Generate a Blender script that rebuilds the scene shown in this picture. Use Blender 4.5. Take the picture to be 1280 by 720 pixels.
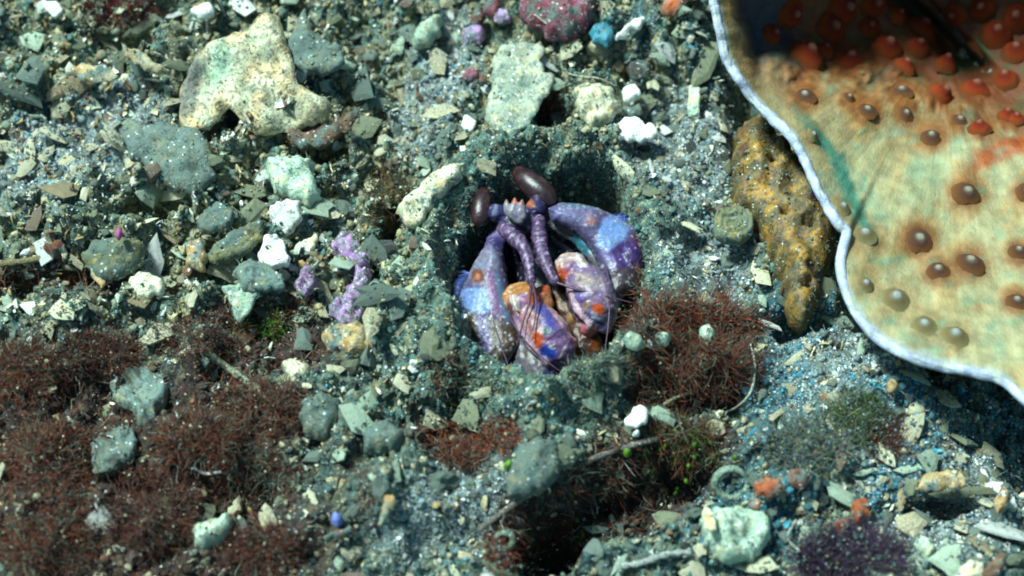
import bpy, bmesh, math, random
import numpy as np
from mathutils import Vector, Matrix, kdtree
from mathutils.geometry import delaunay_2d_cdt

for o in list(bpy.data.objects):
    bpy.data.objects.remove(o)
scene = bpy.context.scene
COL = scene.collection
random.seed(7)
RNG = np.random.default_rng(7)
scene.unit_settings.scale_length = 0.1        # one unit is ten centimetres: the view is about 25 cm wide

# ------------------------------------------------------------------ camera
ELEV = math.radians(58)
DIST = 6.0
PPU = 500.0
cE, sE = math.cos(ELEV), math.sin(ELEV)
RX = np.array([1.0, 0, 0]); UP = np.array([0, sE, cE]); NV = np.array([0, -cE, sE])
CAM = NV * DIST
cam_d = bpy.data.cameras.new('camera')
cam = bpy.data.objects.new('camera', cam_d)
COL.objects.link(cam)
cam.location = CAM
cam.rotation_euler = (math.pi / 2 - ELEV, 0, 0)
cam_d.sensor_width = 36
cam_d.lens = 36 * DIST * PPU / 1280
cam_d.clip_start = 0.05
cam_d.clip_end = 200
cam_d.dof.use_dof = True
cam_d.dof.focus_distance = 5.98
cam_d.dof.aperture_fstop = 1.0
scene.camera = cam

# ------------------------------------------------------------------ light
SUN = Vector((-0.42, 0.20, 0.885)).normalized()
world = bpy.data.worlds.new('World')
scene.world = world
world.use_nodes = True
wn = world.node_tree
sky = wn.nodes.new('ShaderNodeTexSky')
sky.sky_type = 'NISHITA'
sky.sun_disc = False
sky.sun_elevation = math.asin(SUN.z)
sky.sun_rotation = math.atan2(SUN.x, SUN.y)
bg = wn.nodes['Background']
bg.inputs['Strength'].default_value = 0.095
wt = wn.nodes.new('ShaderNodeMix'); wt.data_type = 'RGBA'; wt.blend_type = 'MULTIPLY'
wt.inputs[0].default_value = 1.0
wt.inputs[7].default_value = (0.62, 1.0, 0.88, 1)       # the water above takes out the red everywhere alike
wn.links.new(sky.outputs[0], wt.inputs[6])
wn.links.new(wt.outputs[2], bg.inputs[0])
sl = bpy.data.lights.new('sun', 'SUN')
sl.energy = 5.0
sl.angle = math.radians(10)
sl.color = (0.82, 1.0, 0.95)      # sunlight filtered by a few metres of water
so = bpy.data.objects.new('sun', sl)
COL.objects.link(so)
so.location = SUN * 8
so.rotation_euler = SUN.to_track_quat('Z', 'Y').to_euler()

vs = scene.view_settings
vs.view_transform = 'Standard'
vs.look = 'None'
vs.gamma = 1
vs.use_curve_mapping = False
vs.exposure = 0.70
scene.render.resolution_x = 1024
scene.render.resolution_y = 576
scene.render.engine = 'CYCLES'
scene.cycles.max_bounces = 5
scene.cycles.filter_width = 1.9

# ------------------------------------------------------------------ numeric helpers
def srgb(r, g, b):
    c = np.array([r, g, b], float) / 255
    return np.where(c <= 0.04045, c / 12.92, ((c + 0.055) / 1.055) ** 2.4)

def sstep(a, b, x):
    t = np.clip((x - a) / (b - a), 0, 1)
    return t * t * (3 - 2 * t)

def _hash(ix, iy, seed):
    h = (ix.astype(np.int64) * 374761393 + iy.astype(np.int64) * 668265263 + seed * 974634777) & 0xFFFFFFFF
    h = ((h ^ (h >> 13)) * 1274126177) & 0xFFFFFFFF
    h = ((h ^ (h >> 16)) * 2246822519) & 0xFFFFFFFF
    return (h ^ (h >> 15)) & 0xFFFFFFFF

def perlin(x, y, seed=0):
    x = np.asarray(x, float); y = np.asarray(y, float)
    xi = np.floor(x); yi = np.floor(y)
    fx = x - xi; fy = y - yi
    u = fx ** 3 * (fx * (fx * 6 - 15) + 10); v = fy ** 3 * (fy * (fy * 6 - 15) + 10)
    def g(dx, dy):
        a = _hash(xi + dx, yi + dy, seed) * (2 * math.pi / 4294967296.0)
        return np.cos(a) * (fx - dx) + np.sin(a) * (fy - dy)
    n0 = g(0, 0) * (1 - u) + g(1, 0) * u
    n1 = g(0, 1) * (1 - u) + g(1, 1) * u
    return (n0 * (1 - v) + n1 * v) * 1.4

def fbm(x, y, seed, octv=3):
    s = 0; a = 1.0; f = 1.0
    for i in range(octv):
        s = s + a * perlin(x * f, y * f, seed + i * 17)
        a *= 0.5; f *= 2.03
    return s

def worley(x, y, seed):
    x = np.asarray(x, float); y = np.asarray(y, float)
    xi = np.floor(x); yi = np.floor(y)
    d1 = np.full(x.shape, 9.0); idc = np.zeros(x.shape)
    for dx in (-1, 0, 1):
        for dy in (-1, 0, 1):
            h = _hash(xi + dx, yi + dy, seed)
            px = dx + (h & 0xFFFF) / 65536.0; py = dy + (h >> 16) / 65536.0
            d = (px - (x - xi)) ** 2 + (py - (y - yi)) ** 2
            m = d < d1
            d1 = np.where(m, d, d1); idc = np.where(m, (h % 1000) / 1000.0, idc)
    return np.sqrt(d1), idc

def P(px, py, w=0.0):
    """world point seen at photo pixel (px,py), w units nearer than the plane through the origin facing the view"""
    px = np.asarray(px, float); py = np.asarray(py, float); w = np.asarray(w, float)
    k = (DIST - w) / DIST
    a = (px - 640) / PPU * k; b = -(py - 360) / PPU * k
    return a[..., None] * RX + b[..., None] * UP + w[..., None] * NV

def PZ(px, py, z=0.0):
    px = np.asarray(px, float); py = np.asarray(py, float); z = np.asarray(z, float)
    d = ((px - 640) / PPU)[..., None] * RX + (-(py - 360) / PPU)[..., None] * UP - NV * DIST
    t = (z - CAM[2]) / d[..., 2]
    return CAM + d * t[..., None]

def proj(p):
    p = np.asarray(p, float)
    w = p @ NV
    k = (DIST - w) / DIST
    return 640 + PPU * p[..., 0] / k, 360 - PPU * (p @ UP) / k

def gauss(px, py, cx, cy, rx, ry, ang=0.0):
    c, s = math.cos(math.radians(ang)), math.sin(math.radians(ang))
    dx = px - cx; dy = py - cy
    a = (dx * c + dy * s) / rx; b = (-dx * s + dy * c) / ry
    return np.sqrt(a * a + b * b)

# ------------------------------------------------------------------ the sea floor as a height field
HCX, HCY = 680, 345
def zones(px, py):
    """weights of the covers of the sea floor at (photo) place px,py"""
    n = fbm(px / 60.0, py / 60.0, 90, 3)
    n2 = fbm(px / 22.0, py / 22.0, 95, 2)
    def blob(cx, cy, rx, ry, ang=0, soft=0.35):
        r = gauss(px, py, cx, cy, rx, ry, ang) + 0.22 * n + 0.12 * n2
        return sstep(1 + soft, 1 - soft, r)
    turf = np.maximum.reduce([blob(130, 620, 300, 185, 12), blob(60, 520, 230, 70, 5), blob(350, 440, 110, 30, 0), blob(300, 520, 110, 60, 20),
                              blob(865, 455, 85, 70, 10), blob(60, 355, 90, 18, 0), blob(570, 560, 75, 28, 10),  # strip at far left: turf brown paints the terrace's shadow line
                              blob(800, 600, 130, 60, -25), blob(690, 660, 60, 50)])
    sand = np.maximum.reduce([blob(545, 110, 50, 85, 15), blob(850, 180, 75, 80, -30), blob(1080, 490, 130, 85, 25),
                              blob(580, 640, 130, 55, -22), blob(90, 190, 130, 60, -25), blob(1190, 600, 120, 110), blob(890, 330, 60, 60)])
    teal = np.maximum.reduce([blob(965, 500, 50, 75), blob(1130, 580, 35, 70, 20), blob(930, 640, 90, 60), blob(1000, 560, 60, 50),
                              blob(1180, 510, 130, 30, 15), blob(780, 45, 40, 20), blob(880, 70, 25, 45), blob(1000, 390, 45, 45)])
    clean = np.maximum.reduce([blob(680, 345, 190, 190), blob(560, 640, 150, 55, -22)])
    return turf, sand * (1 - turf), teal, clean

def H(x, y):
    x = np.asarray(x, float); y = np.asarray(y, float)
    px, py = proj(np.stack([x, y, np.zeros_like(x)], -1))
    turf, sand, teal, clean = zones(px, py)
    rough = 1 - 0.55 * np.maximum(sand, 0.35 * clean)
    h = 0.05 * fbm(x * 1.3, y * 1.3, 1, 2) + 0.06 * fbm(x * 4, y * 4, 5, 3)
    wd, wid = worley(x * 9 + 0.3 * fbm(x * 8, y * 8, 31, 2), y * 9 + 0.3 * fbm(x * 8, y * 8, 33, 2), 3)
    shl = np.maximum(sstep(560, 480, px) * sstep(430, 380, py), sstep(200, 140, py)) * (1 - clean)
    h = h + rough * (1 + .7 * shl) * (0.085 * (0.55 - wd) * (0.25 + 1.1 * wid) + 0.030 * np.abs(fbm(x * 11, y * 11, 9, 3)))
    wd2, wid2 = worley(x * 27 + 0.4 * fbm(x * 20, y * 20, 41, 2), y * 27, 13)
    h = h + rough * 0.030 * (0.6 - wd2) * wid2 + 0.0085 * fbm(x * 48, y * 48, 21, 3) * (0.6 + 0.4 * rough)
    # features, by place
    qx = px + 9 * fbm(x * 9, y * 9, 52, 3); qy = py + 9 * fbm(x * 9, y * 9, 56, 3)
    def g(cx, cy, rx, ry, ang=0, nz=0.25):
        return gauss(qx, qy, cx, cy, rx, ry, ang) + nz * fbm(x * 6, y * 6, 50, 3)
    # sediment collar round the burrow
    r = g(HCX + 7, HCY + 8, 113, 126, 0, 0.06)
    h = h + 0.10 * np.exp(-((r - 1.30) / 0.20) ** 2) * (0.85 + 0.35 * fbm(x * 9, y * 9, 60, 2))
    h = h + 0.05 * sstep(1.25, 0.95, g(515, 420, 48, 110, -8))
    h = h + 0.05 * sstep(1.3, 0.8, g(760, 470, 60, 32, -10))
    h = h - 0.95 * np.maximum(sstep(1.05, 0.90, r), sstep(1.15, 0.9, g(732, 240, 46, 26, 12, .1)))
    # ridges and steps
    h = h + 0.09 * sstep(1.3, 0.4, g(610, 600, 230, 62, -20))
    h = h + 0.07 * sstep(1.2, 0.5, g(90, 290, 170, 55, -6))
    h = h + 0.06 * sstep(1.2, 0.4, g(870, 440, 95, 60, 5))
    h = h + 0.05 * sstep(1.3, 0.3, g(1050, 570, 100, 80, 10))
    # hollows
    h = h - 0.17 * sstep(1.25, 0.55, g(775, 625, 125, 52, -24))
    h = h - 0.15 * sstep(1.2, 0.7, g(690, 670, 55, 45, 0))
    h = h - 0.22 * sstep(1.2, 0.7, g(458, 385, 15, 50, 10))
    h = h - 0.22 * sstep(1.2, 0.7, g(485, 285, 14, 34, 20))
    h = h - 0.22 * sstep(1.2, 0.75, g(198, 266, 52, 22, -15))
    h = h - 0.17 * sstep(1.2, 0.7, g(403, 196, 40, 15, -10))
    h = h - 0.11 * sstep(1.2, 0.6, g(60, 358, 80, 12, 2))
    h = h - 0.16 * sstep(1.2, 0.7, g(1004, 402, 40, 22, 0))
    h = h - 0.14 * sstep(1.2, 0.7, g(1180, 624, 42, 13, 0))
    h = h - 0.10 * sstep(1.2, 0.7, g(540, 535, 40, 18, 10))
    h = h - 0.12 * sstep(1.2, 0.7, g(690, 150, 18, 22, 0))
    h = h - 0.09 * sstep(1.2, 0.7, g(890, 500, 45, 25, -10))
    h = h - 0.10 * sstep(1.2, 0.7, g(160, 60, 50, 16, 10))
    h = h - 0.07 * sstep(1.2, 0.5, g(140, 600, 70, 30, 20)) - 0.07 * sstep(1.2, 0.5, g(300, 620, 60, 30, -20))
    # the floor dips under the coral, set lower to deepen its shadow
    cd = (px - 1050) * 0.75 - (py - 340) * 0.66
    h = h - 0.26 * sstep(-45, 60, cd + 30 * fbm(x * 3, y * 3, 70, 2)) * sstep(880, 960, px)
    return h

def axis(lo, hi, step, far):
    inner = np.arange(lo, hi, step)
    a = [hi]; s = step
    while a[-1] < far:
        s *= 1.16; a.append(a[-1] + s)
    b = [lo - step]; s = step
    while b[-1] > -far:
        s *= 1.16; b.append(b[-1] - s)
    return np.concatenate([np.array(b[::-1]), inner, np.array(a)])

def lerp(a, b, t):
    return a + (b - a) * t[..., None]

C_SED = srgb(92, 124, 114); C_SED2 = srgb(156, 150, 112); C_SED3 = srgb(72, 108, 108)
C_TURF = srgb(66, 38, 32); C_TURF2 = srgb(88, 74, 60)
C_SAND = srgb(128, 146, 150); C_TEAL = srgb(36, 104, 122)
def ground_color(px, py):
    turf, sand, teal, clean = zones(px, py)
    n = fbm(px / 30, py / 30, 200, 3); m = fbm(px / 14, py / 14, 210, 3); q = fbm(px / 80, py / 80, 220, 2)
    c = lerp(np.broadcast_to(C_SED, px.shape + (3,)), C_SED3, sstep(-0.3, 0.6, n))
    c = lerp(c, C_SED2, 0.75 * sstep(0.0, 0.7, m - 0.15 * q))
    shelly = np.maximum(sstep(600, 480, px + 40 * q) * sstep(450, 380, py + 30 * n), sstep(240, 150, py + 30 * n))
    c = lerp(c, srgb(164, 156, 116), 0.65 * shelly * sstep(-.5, .5, m + n))
    c = lerp(c, C_SAND, 0.8 * sand)
    c = lerp(c, C_TEAL, 0.65 * teal)
    c = lerp(c, lerp(np.broadcast_to(C_TURF, px.shape + (3,)), C_TURF2, sstep(0.0, 0.8, m)), 0.9 * turf)
    c = lerp(c, srgb(120, 60, 40), 0.35 * sstep(0.45, 0.8, fbm(px / 18, py / 18, 230, 3)) * (1 - sand))
    c = lerp(c, srgb(160, 140, 90), 0.5 * sstep(0.25, 0.7, fbm(px / 20, py / 20, 240, 3)) * (1 - turf) * (1 - clean))
    return c, np.clip(0.25 + 0.75 * sand + 0.25 * teal - 0.2 * turf, 0.03, 1)

# ------------------------------------------------------------------ object helpers
def link(name, me, mat=None, parent=None, loc=None):
    o = bpy.data.objects.new(name, me)
    COL.objects.link(o)
    if mat is not None and me is not None:
        me.materials.append(mat)
    if loc is not None:
        o.location = loc
    if parent is not None:
        o.parent = parent
    return o

def tag(o, label, cat, group=None, kind=None):
    o['label'] = label; o['category'] = cat
    if group: o['group'] = group
    if kind: o['kind'] = kind
    return o

def empty(name, loc):
    o = bpy.data.objects.new(name, None)
    COL.objects.link(o)
    o.location = loc
    o.empty_display_size = 0.05
    return o

def np_mesh(name, V, F, colors=None, smooth=True, extra=None):
    """V (n,3), F (m,k) arrays of one face size"""
    me = bpy.data.meshes.new(name)
    V = np.asarray(V, np.float32); F = np.asarray(F, np.int32)
    k = F.shape[1]
    me.vertices.add(len(V)); me.vertices.foreach_set('co', V.ravel())
    me.loops.add(F.size); me.loops.foreach_set('vertex_index', F.ravel())
    me.polygons.add(len(F))
    me.polygons.foreach_set('loop_start', np.arange(0, F.size, k, dtype=np.int32))
    me.polygons.foreach_set('use_smooth', np.full(len(F), smooth))
    me.update(calc_edges=True)
    if colors is not None:
        a = me.attributes.new('Col', 'FLOAT_COLOR', 'POINT')
        c = np.ones((len(V), 4), np.float32); c[:, :3] = colors
        a.data.foreach_set('color', c.ravel())
    if extra is not None:
        for nm, arr in extra.items():
            a = me.attributes.new(nm, 'FLOAT', 'POINT')
            a.data.foreach_set('value', np.asarray(arr, np.float32))
    return me

# ------------------------------------------------------------------ materials
def nt(name):
    m = bpy.data.materials.new(name)
    m.use_nodes = True
    t = m.node_tree
    return m, t, t.nodes['Principled BSDF']

def N(t, typ, **kw):
    n = t.nodes.new(typ)
    for k, v in kw.items():
        if k in n.inputs: n.inputs[k].default_value = v
        else: setattr(n, k, v)
    return n

def col4(c): return (float(c[0]), float(c[1]), float(c[2]), 1)

def mix(t, fac, a, b, mode='MIX'):
    m = t.nodes.new('ShaderNodeMix'); m.data_type = 'RGBA'; m.blend_type = mode
    for sock, val in ((m.inputs[0], fac), (m.inputs[6], a), (m.inputs[7], b)):
        if hasattr(val, 'links') or isinstance(val, bpy.types.NodeSocket): t.links.new(val, sock)
        elif isinstance(val, (int, float)): sock.default_value = val
        else: sock.default_value = col4(val)
    return m.outputs[2]

def ramp(t, src, a, b):
    m = t.nodes.new('ShaderNodeMapRange'); m.interpolation_type = 'SMOOTHSTEP'
    m.inputs[1].default_value = a; m.inputs[2].default_value = b
    t.links.new(src, m.inputs[0])
    return m.outputs[0]

def math_n(t, op, a, b):
    m = t.nodes.new('ShaderNodeMath'); m.operation = op
    for i, v in enumerate((a, b)):
        if isinstance(v, bpy.types.NodeSocket): t.links.new(v, m.inputs[i])
        else: m.inputs[i].default_value = v
    return m.outputs[0]

def tex_noise(t, vec, scale, detail=3, rough=0.6):
    n = N(t, 'ShaderNodeTexNoise', Scale=scale, Detail=detail, Roughness=rough)
    t.links.new(vec, n.inputs['Vector'])
    return n

def bump(t, bsdf, src, strength, dist):
    b = N(t, 'ShaderNodeBump', Strength=strength, Distance=dist)
    t.links.new(src, b.inputs['Height'])
    t.links.new(b.outputs[0], bsdf.inputs['Normal'])

def vcol_mat(name, rough=0.8, spec=0.3, nscale=60, var=0.35, bscale=120, bstr=0.5, bdist=0.004, specks=0.0, coat=0.0, speck_scale=170, trans=0.0):
    m, t, b = nt(name)
    at = N(t, 'ShaderNodeVertexColor', layer_name='Col')
    tc = N(t, 'ShaderNodeTexCoord')
    vec = tc.outputs['Object']
    n = tex_noise(t, vec, nscale, 4)
    f = ramp(t, n.outputs[0], 0.3, 0.7)
    dark = mix(t, 1.0, at.outputs[0], (1 - var, 1 - var, 1 - var), 'MULTIPLY')
    lite = mix(t, 1.0, at.outputs[0], (1 + var, 1 + var, 1 + var), 'MULTIPLY')
    c = mix(t, f, dark, lite)
    if specks > 0:
        v = N(t, 'ShaderNodeTexVoronoi', Scale=speck_scale)
        t.links.new(vec, v.inputs['Vector'])
        sep = N(t, 'ShaderNodeSeparateColor'); t.links.new(v.outputs['Color'], sep.inputs[0])
        on = ramp(t, sep.outputs[0], 1 - specks, 1 - specks + 0.04)
        near = ramp(t, v.outputs['Distance'], 0.5, 0.25)
        c = mix(t, math_n(t, 'MULTIPLY', on, near), c, (0.72, 0.76, 0.72))
        dk = ramp(t, sep.outputs[1], 0.8, 0.85)
        c = mix(t, math_n(t, 'MULTIPLY', dk, 0.6), c, (0.03, 0.035, 0.035))
    t.links.new(c, b.inputs['Base Color'])
    b.inputs['Roughness'].default_value = rough
    b.inputs['Specular IOR Level'].default_value = spec
    b.inputs['Coat Weight'].default_value = coat
    b.inputs['Coat Roughness'].default_value = 0.15
    if trans:
        b.inputs['Subsurface Weight'].default_value = trans
        b.inputs['Subsurface Radius'].default_value = (0.02, 0.012, 0.01)
    nb = tex_noise(t, vec, bscale, 3)
    bump(t, b, nb.outputs[0], bstr, bdist)
    return m

def rock_mat(name, c1, c2, c3, scale=14, rough=0.75, spec=0.3, dust=0.35, dustcol=(0.13, 0.19, 0.165), bstr=0.6, bscale=55, specks=0.04):
    """mottled stone or shell: three own colours, patches of settled silt, pits; each object shifted and tinted at random"""
    m, t, b = nt(name)
    tc = N(t, 'ShaderNodeTexCoord')
    oi = N(t, 'ShaderNodeObjectInfo')
    ad = N(t, 'ShaderNodeVectorMath', operation='ADD')
    sc = N(t, 'ShaderNodeVectorMath', operation='SCALE'); sc.inputs[3].default_value = 37.0
    cmb = N(t, 'ShaderNodeCombineXYZ')
    for i in range(3): t.links.new(oi.outputs['Random'], cmb.inputs[i])
    t.links.new(cmb.outputs[0], sc.inputs[0])
    t.links.new(tc.outputs['Object'], ad.inputs[0]); t.links.new(sc.outputs[0], ad.inputs[1])
    vec = ad.outputs[0]
    n1 = tex_noise(t, vec, scale, 5)
    n2 = tex_noise(t, vec, scale * 2.7, 5)
    c = mix(t, ramp(t, n1.outputs[0], 0.38, 0.62), c1, c2)
    c = mix(t, ramp(t, n2.outputs[0], 0.5, 0.68), c, c3)
    n3 = tex_noise(t, vec, scale * 1.6, 6, 0.75)
    c = mix(t, ramp(t, n3.outputs[0], 0.60 - 0.34 * dust, 0.72 - 0.34 * dust), c, dustcol)
    v = N(t, 'ShaderNodeTexVoronoi', Scale=190.0); t.links.new(vec, v.inputs['Vector'])
    sep = N(t, 'ShaderNodeSeparateColor'); t.links.new(v.outputs['Color'], sep.inputs[0])
    c = mix(t, math_n(t, 'MULTIPLY', ramp(t, sep.outputs[0], 1 - specks, 1.0 - specks + .02), 0.8), c, (0.75, 0.77, 0.72))
    c = mix(t, math_n(t, 'MULTIPLY', ramp(t, sep.outputs[1], 0.94, 0.97), 0.5), c, (0.05, 0.05, 0.05))
    hs = N(t, 'ShaderNodeHueSaturation')
    t.links.new(c, hs.inputs['Color'])
    mr = N(t, 'ShaderNodeMapRange'); mr.inputs[3].default_value = 0.7; mr.inputs[4].default_value = 1.25
    t.links.new(oi.outputs['Random'], mr.inputs[0]); t.links.new(mr.outputs[0], hs.inputs['Value'])
    t.links.new(hs.outputs[0], b.inputs['Base Color'])
    b.inputs['Roughness'].default_value = rough
    b.inputs['Specular IOR Level'].default_value = spec
    nb = tex_noise(t, vec, bscale, 5, 0.7)
    bump(t, b, nb.outputs[0], bstr, 0.02)
    return m

def ground_mat():
    m, t, b = nt('silty_rubble')
    at = N(t, 'ShaderNodeVertexColor', layer_name='Col')
    sp = N(t, 'ShaderNodeAttribute', attribute_name='sparkle')
    tc = N(t, 'ShaderNodeTexCoord'); vec = tc.outputs['Object']
    n = tex_noise(t, vec, 34, 6, 0.7)
    f = ramp(t, n.outputs[0], 0.32, 0.68)
    c = mix(t, f, mix(t, 1.0, at.outputs[0], (0.45, 0.45, 0.45), 'MULTIPLY'), mix(t, 1.0, at.outputs[0], (1.45, 1.45, 1.4), 'MULTIPLY'))
    for scale, amt in ((95.0, 0.13), (210.0, 0.22)):
        v = N(t, 'ShaderNodeTexVoronoi', Scale=scale); t.links.new(vec, v.inputs['Vector'])
        sep = N(t, 'ShaderNodeSeparateColor'); t.links.new(v.outputs['Color'], sep.inputs[0])
        thr = math_n(t, 'SUBTRACT', 1.0, math_n(t, 'MULTIPLY', sp.outputs['Fac'], amt))
        on = math_n(t, 'GREATER_THAN', sep.outputs[0], thr)
        near = ramp(t, v.outputs['Distance'], 0.55, 0.3)
        wc = mix(t, sep.outputs[1], (0.62, 0.72, 0.74), (0.6, 0.52, 0.34))
        c = mix(t, math_n(t, 'MULTIPLY', on, near), c, wc)
        dk = math_n(t, 'GREATER_THAN', sep.outputs[2], 0.84)
        c = mix(t, math_n(t, 'MULTIPLY', dk, 0.7), c, (0.02, 0.024, 0.026))
    t.links.new(c, b.inputs['Base Color'])
    b.inputs['Roughness'].default_value = 0.75
    b.inputs['Specular IOR Level'].default_value = 0.3
    nb = tex_noise(t, vec, 110, 5, 0.75)
    bump(t, b, nb.outputs[0], 0.9, 0.012)
    return m

M_GROUND = ground_mat()
M_GRAIN = vcol_mat('sand_grain', rough=0.35, spec=0.5, nscale=200, var=0.2, bstr=0.1)
M_CRUMB = vcol_mat('silt_crumb', rough=0.9, spec=0.15, nscale=120, var=0.35, bscale=260, bstr=0.9, bdist=0.006, specks=0.08, speck_scale=230)
M_HAIR = vcol_mat('algal_filament', rough=0.6, spec=0.3, nscale=80, var=0.25, bstr=0.0)
M_SHRIMP = vcol_mat('shrimp_shell', rough=0.42, spec=0.45, nscale=120, var=0.25, bscale=130, bstr=0.4, bdist=0.004, coat=0.0)
M_CORAL = vcol_mat('coral_tissue', rough=0.62, spec=0.3, nscale=26, var=0.2, bscale=150, bstr=0.6, bdist=0.005, specks=0.0)
M_KNOB = vcol_mat('coral_knob', rough=0.8, spec=0.15, nscale=60, var=0.3, bscale=150, bstr=0.7, bdist=0.005)
M_SPONGE = vcol_mat('sponge', rough=0.55, spec=0.4, nscale=40, var=0.4, bscale=90, bstr=0.8, bdist=0.006, specks=0.05)
W = srgb
MATS = {
 'tan':   rock_mat('weathered_tan_shell', W(208,204,172), W(186,162,118), W(146,160,138), scale=9, dust=0.3),
 'cream': rock_mat('cream_shell', W(225,220,190), W(205,205,170), W(190,165,110), dust=0.22, rough=0.6),
 'white': rock_mat('white_shell', W(238,240,232), W(222,228,218), W(200,205,190), dust=0.12, rough=0.45, spec=0.5),
 'mint':  rock_mat('pale_green_shell', W(176,196,172), W(152,178,156), W(196,188,146), dust=0.25, rough=0.5),
 'grey':  rock_mat('silted_grey_stone', W(108,120,108), W(92,106,100), W(136,132,100), dust=0.45, rough=0.85, specks=0.025),
 'olive': rock_mat('olive_stone', W(135,135,95), W(100,108,85), W(165,150,95), dust=0.4, rough=0.85),
 'dark':  rock_mat('dark_stone', W(60,62,64), W(80,72,62), W(42,48,54), dust=0.35, rough=0.8),
 'rust':  rock_mat('rust_red_crust', W(126,62,44), W(98,50,40), W(140,96,68), dust=0.45, rough=0.8),
 'orange':rock_mat('orange_sponge_crust', W(178,92,50), W(150,72,42), W(170,120,80), dust=0.35, rough=0.6, specks=0.02),
 'pink':  rock_mat('coralline_pink_crust', W(150,76,92), W(124,58,72), W(170,116,134), dust=0.42, rough=0.8),
 'lilac': rock_mat('lilac_crust', W(176,138,184), W(150,106,164), W(214,190,214), scale=34, dust=0.42, rough=0.8),
 'ochre': rock_mat('ochre_shell', W(182,156,106), W(158,122,76), W(200,186,144), dust=0.4, rough=0.7),
 'teal':  rock_mat('teal_blue_glassy_chip', W(50,140,165), W(80,165,180), W(30,100,135), dust=0.15, rough=0.3, spec=0.6),
 'brown': rock_mat('brown_shell', W(120,88,66), W(92,64,52), W(150,125,95), dust=0.35, rough=0.7),
 'blue':  rock_mat('blue_bead', W(100,116,180), W(118,134,190), W(92,100,164), dust=0.15, rough=0.4, specks=0.0),
 'magenta': rock_mat('magenta_crust', W(166,72,126), W(176,90,140), W(150,62,110), dust=0.1, rough=0.7, specks=0.0),
 'green': rock_mat('green_alga', W(72,112,30), W(92,128,38), W(52,92,30), dust=0.08, rough=0.5, specks=0.0),
}

# ------------------------------------------------------------------ sea floor mesh
ax = axis(-1.62, 1.62, 0.0052, 40.0)
ay = axis(-1.05, 1.16, 0.0052, 40.0)
GX, GY = np.meshgrid(ax, ay)
GZ = H(GX, GY)
gpx, gpy = proj(np.stack([GX, GY, np.zeros_like(GX)], -1))
gc, gs = ground_color(gpx, gpy)
# a little sideways push so that lumps overhang and edges are ragged
GXd = GX + 0.004 * perlin(GX * 60, GY * 60, 77); GYd = GY + 0.004 * perlin(GX * 60, GY * 60, 79)
nx, ny = len(ax), len(ay)
idx = np.arange(nx * ny).reshape(ny, nx)
F = np.stack([idx[:-1, :-1], idx[:-1, 1:], idx[1:, 1:], idx[1:, :-1]], -1).reshape(-1, 4)
me = np_mesh('seabed', np.stack([GXd, GYd, GZ], -1).reshape(-1, 3), F, gc.reshape(-1, 3), True, {'sparkle': gs.ravel()})
ground = link('seabed', me, M_GROUND)
ground['kind'] = 'structure'
ground['label'] = 'silty grey-green sea floor of rubble, sand and brown turf'

_IX = np.interp
def hz(x, y):
    """bilinear height of the built sheet"""
    i = np.clip(np.searchsorted(ax, x) - 1, 0, nx - 2); j = np.clip(np.searchsorted(ay, y) - 1, 0, ny - 2)
    u = (x - ax[i]) / (ax[i + 1] - ax[i]); v = (y - ay[j]) / (ay[j + 1] - ay[j])
    return (GZ[j, i] * (1 - u) + GZ[j, i + 1] * u) * (1 - v) + (GZ[j + 1, i] * (1 - u) + GZ[j + 1, i + 1] * u) * v

def hit(px, py):
    """where the sight line through a photo place meets the sea floor"""
    px = np.atleast_1d(np.asarray(px, float)); py = np.atleast_1d(np.asarray(py, float))
    best = None; done = np.zeros(px.shape, bool); out = PZ(px, py, -0.9)
    for z in np.linspace(0.30, -0.9, 110):
        p = PZ(px, py, np.full(px.shape, z))
        h = hz(p[..., 0], p[..., 1])
        m = (~done) & (h >= z)
        out[m] = np.stack([p[m, 0], p[m, 1], h[m]], -1)
        done |= m
    return out

def gnormal(p, e=0.03):
    dx = (hz(p[..., 0] + e, p[..., 1]) - hz(p[..., 0] - e, p[..., 1])) / (2 * e)
    dy = (hz(p[..., 0], p[..., 1] + e) - hz(p[..., 0], p[..., 1] - e)) / (2 * e)
    n = np.stack([-dx, -dy, np.ones_like(dx)], -1)
    return n / np.linalg.norm(n, axis=-1, keepdims=True)

# ------------------------------------------------------------------ slabs: shells, stones and crusts from an outline
def seg_dist(pts, poly):
    a = poly; b = np.roll(poly, -1, 0)
    ab = b - a
    ap = pts[:, None, :] - a[None]
    t = np.clip((ap * ab).sum(-1) / np.maximum((ab * ab).sum(-1), 1e-12), 0, 1)
    d = ap - t[..., None] * ab
    return np.sqrt((d * d).sum(-1)).min(1)

def inside(pts, poly):
    x, y = pts[:, 0], pts[:, 1]
    r = np.zeros(len(pts), bool)
    j = len(poly) - 1
    for i in range(len(poly)):
        xi, yi = poly[i]; xj, yj = poly[j]
        c = ((yi > y) != (yj > y)) & (x < (xj - xi) * (y - yi) / (yj - yi + 1e-12) + xi)
        r ^= c; j = i
    return r

def ragged(poly, step, amp, seed, sub=True):
    poly = np.asarray(poly, float)
    out = []
    n = len(poly)
    for i in range(n):
        a, b = poly[i], poly[(i + 1) % n]
        k = max(1, int(np.linalg.norm(b - a) / step))
        for j in range(k):
            out.append(a + (b - a) * j / k)
    out = np.array(out)
    # a little rounding, then roughness
    out = 0.5 * out + 0.25 * np.roll(out, 1, 0) + 0.25 * np.roll(out, -1, 0)
    out[:, 0] += amp * fbm(out[:, 0] * 0.09, out[:, 1] * 0.09, seed, 2)
    out[:, 1] += amp * fbm(out[:, 0] * 0.09, out[:, 1] * 0.09, seed + 5, 2)
    return out

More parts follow.
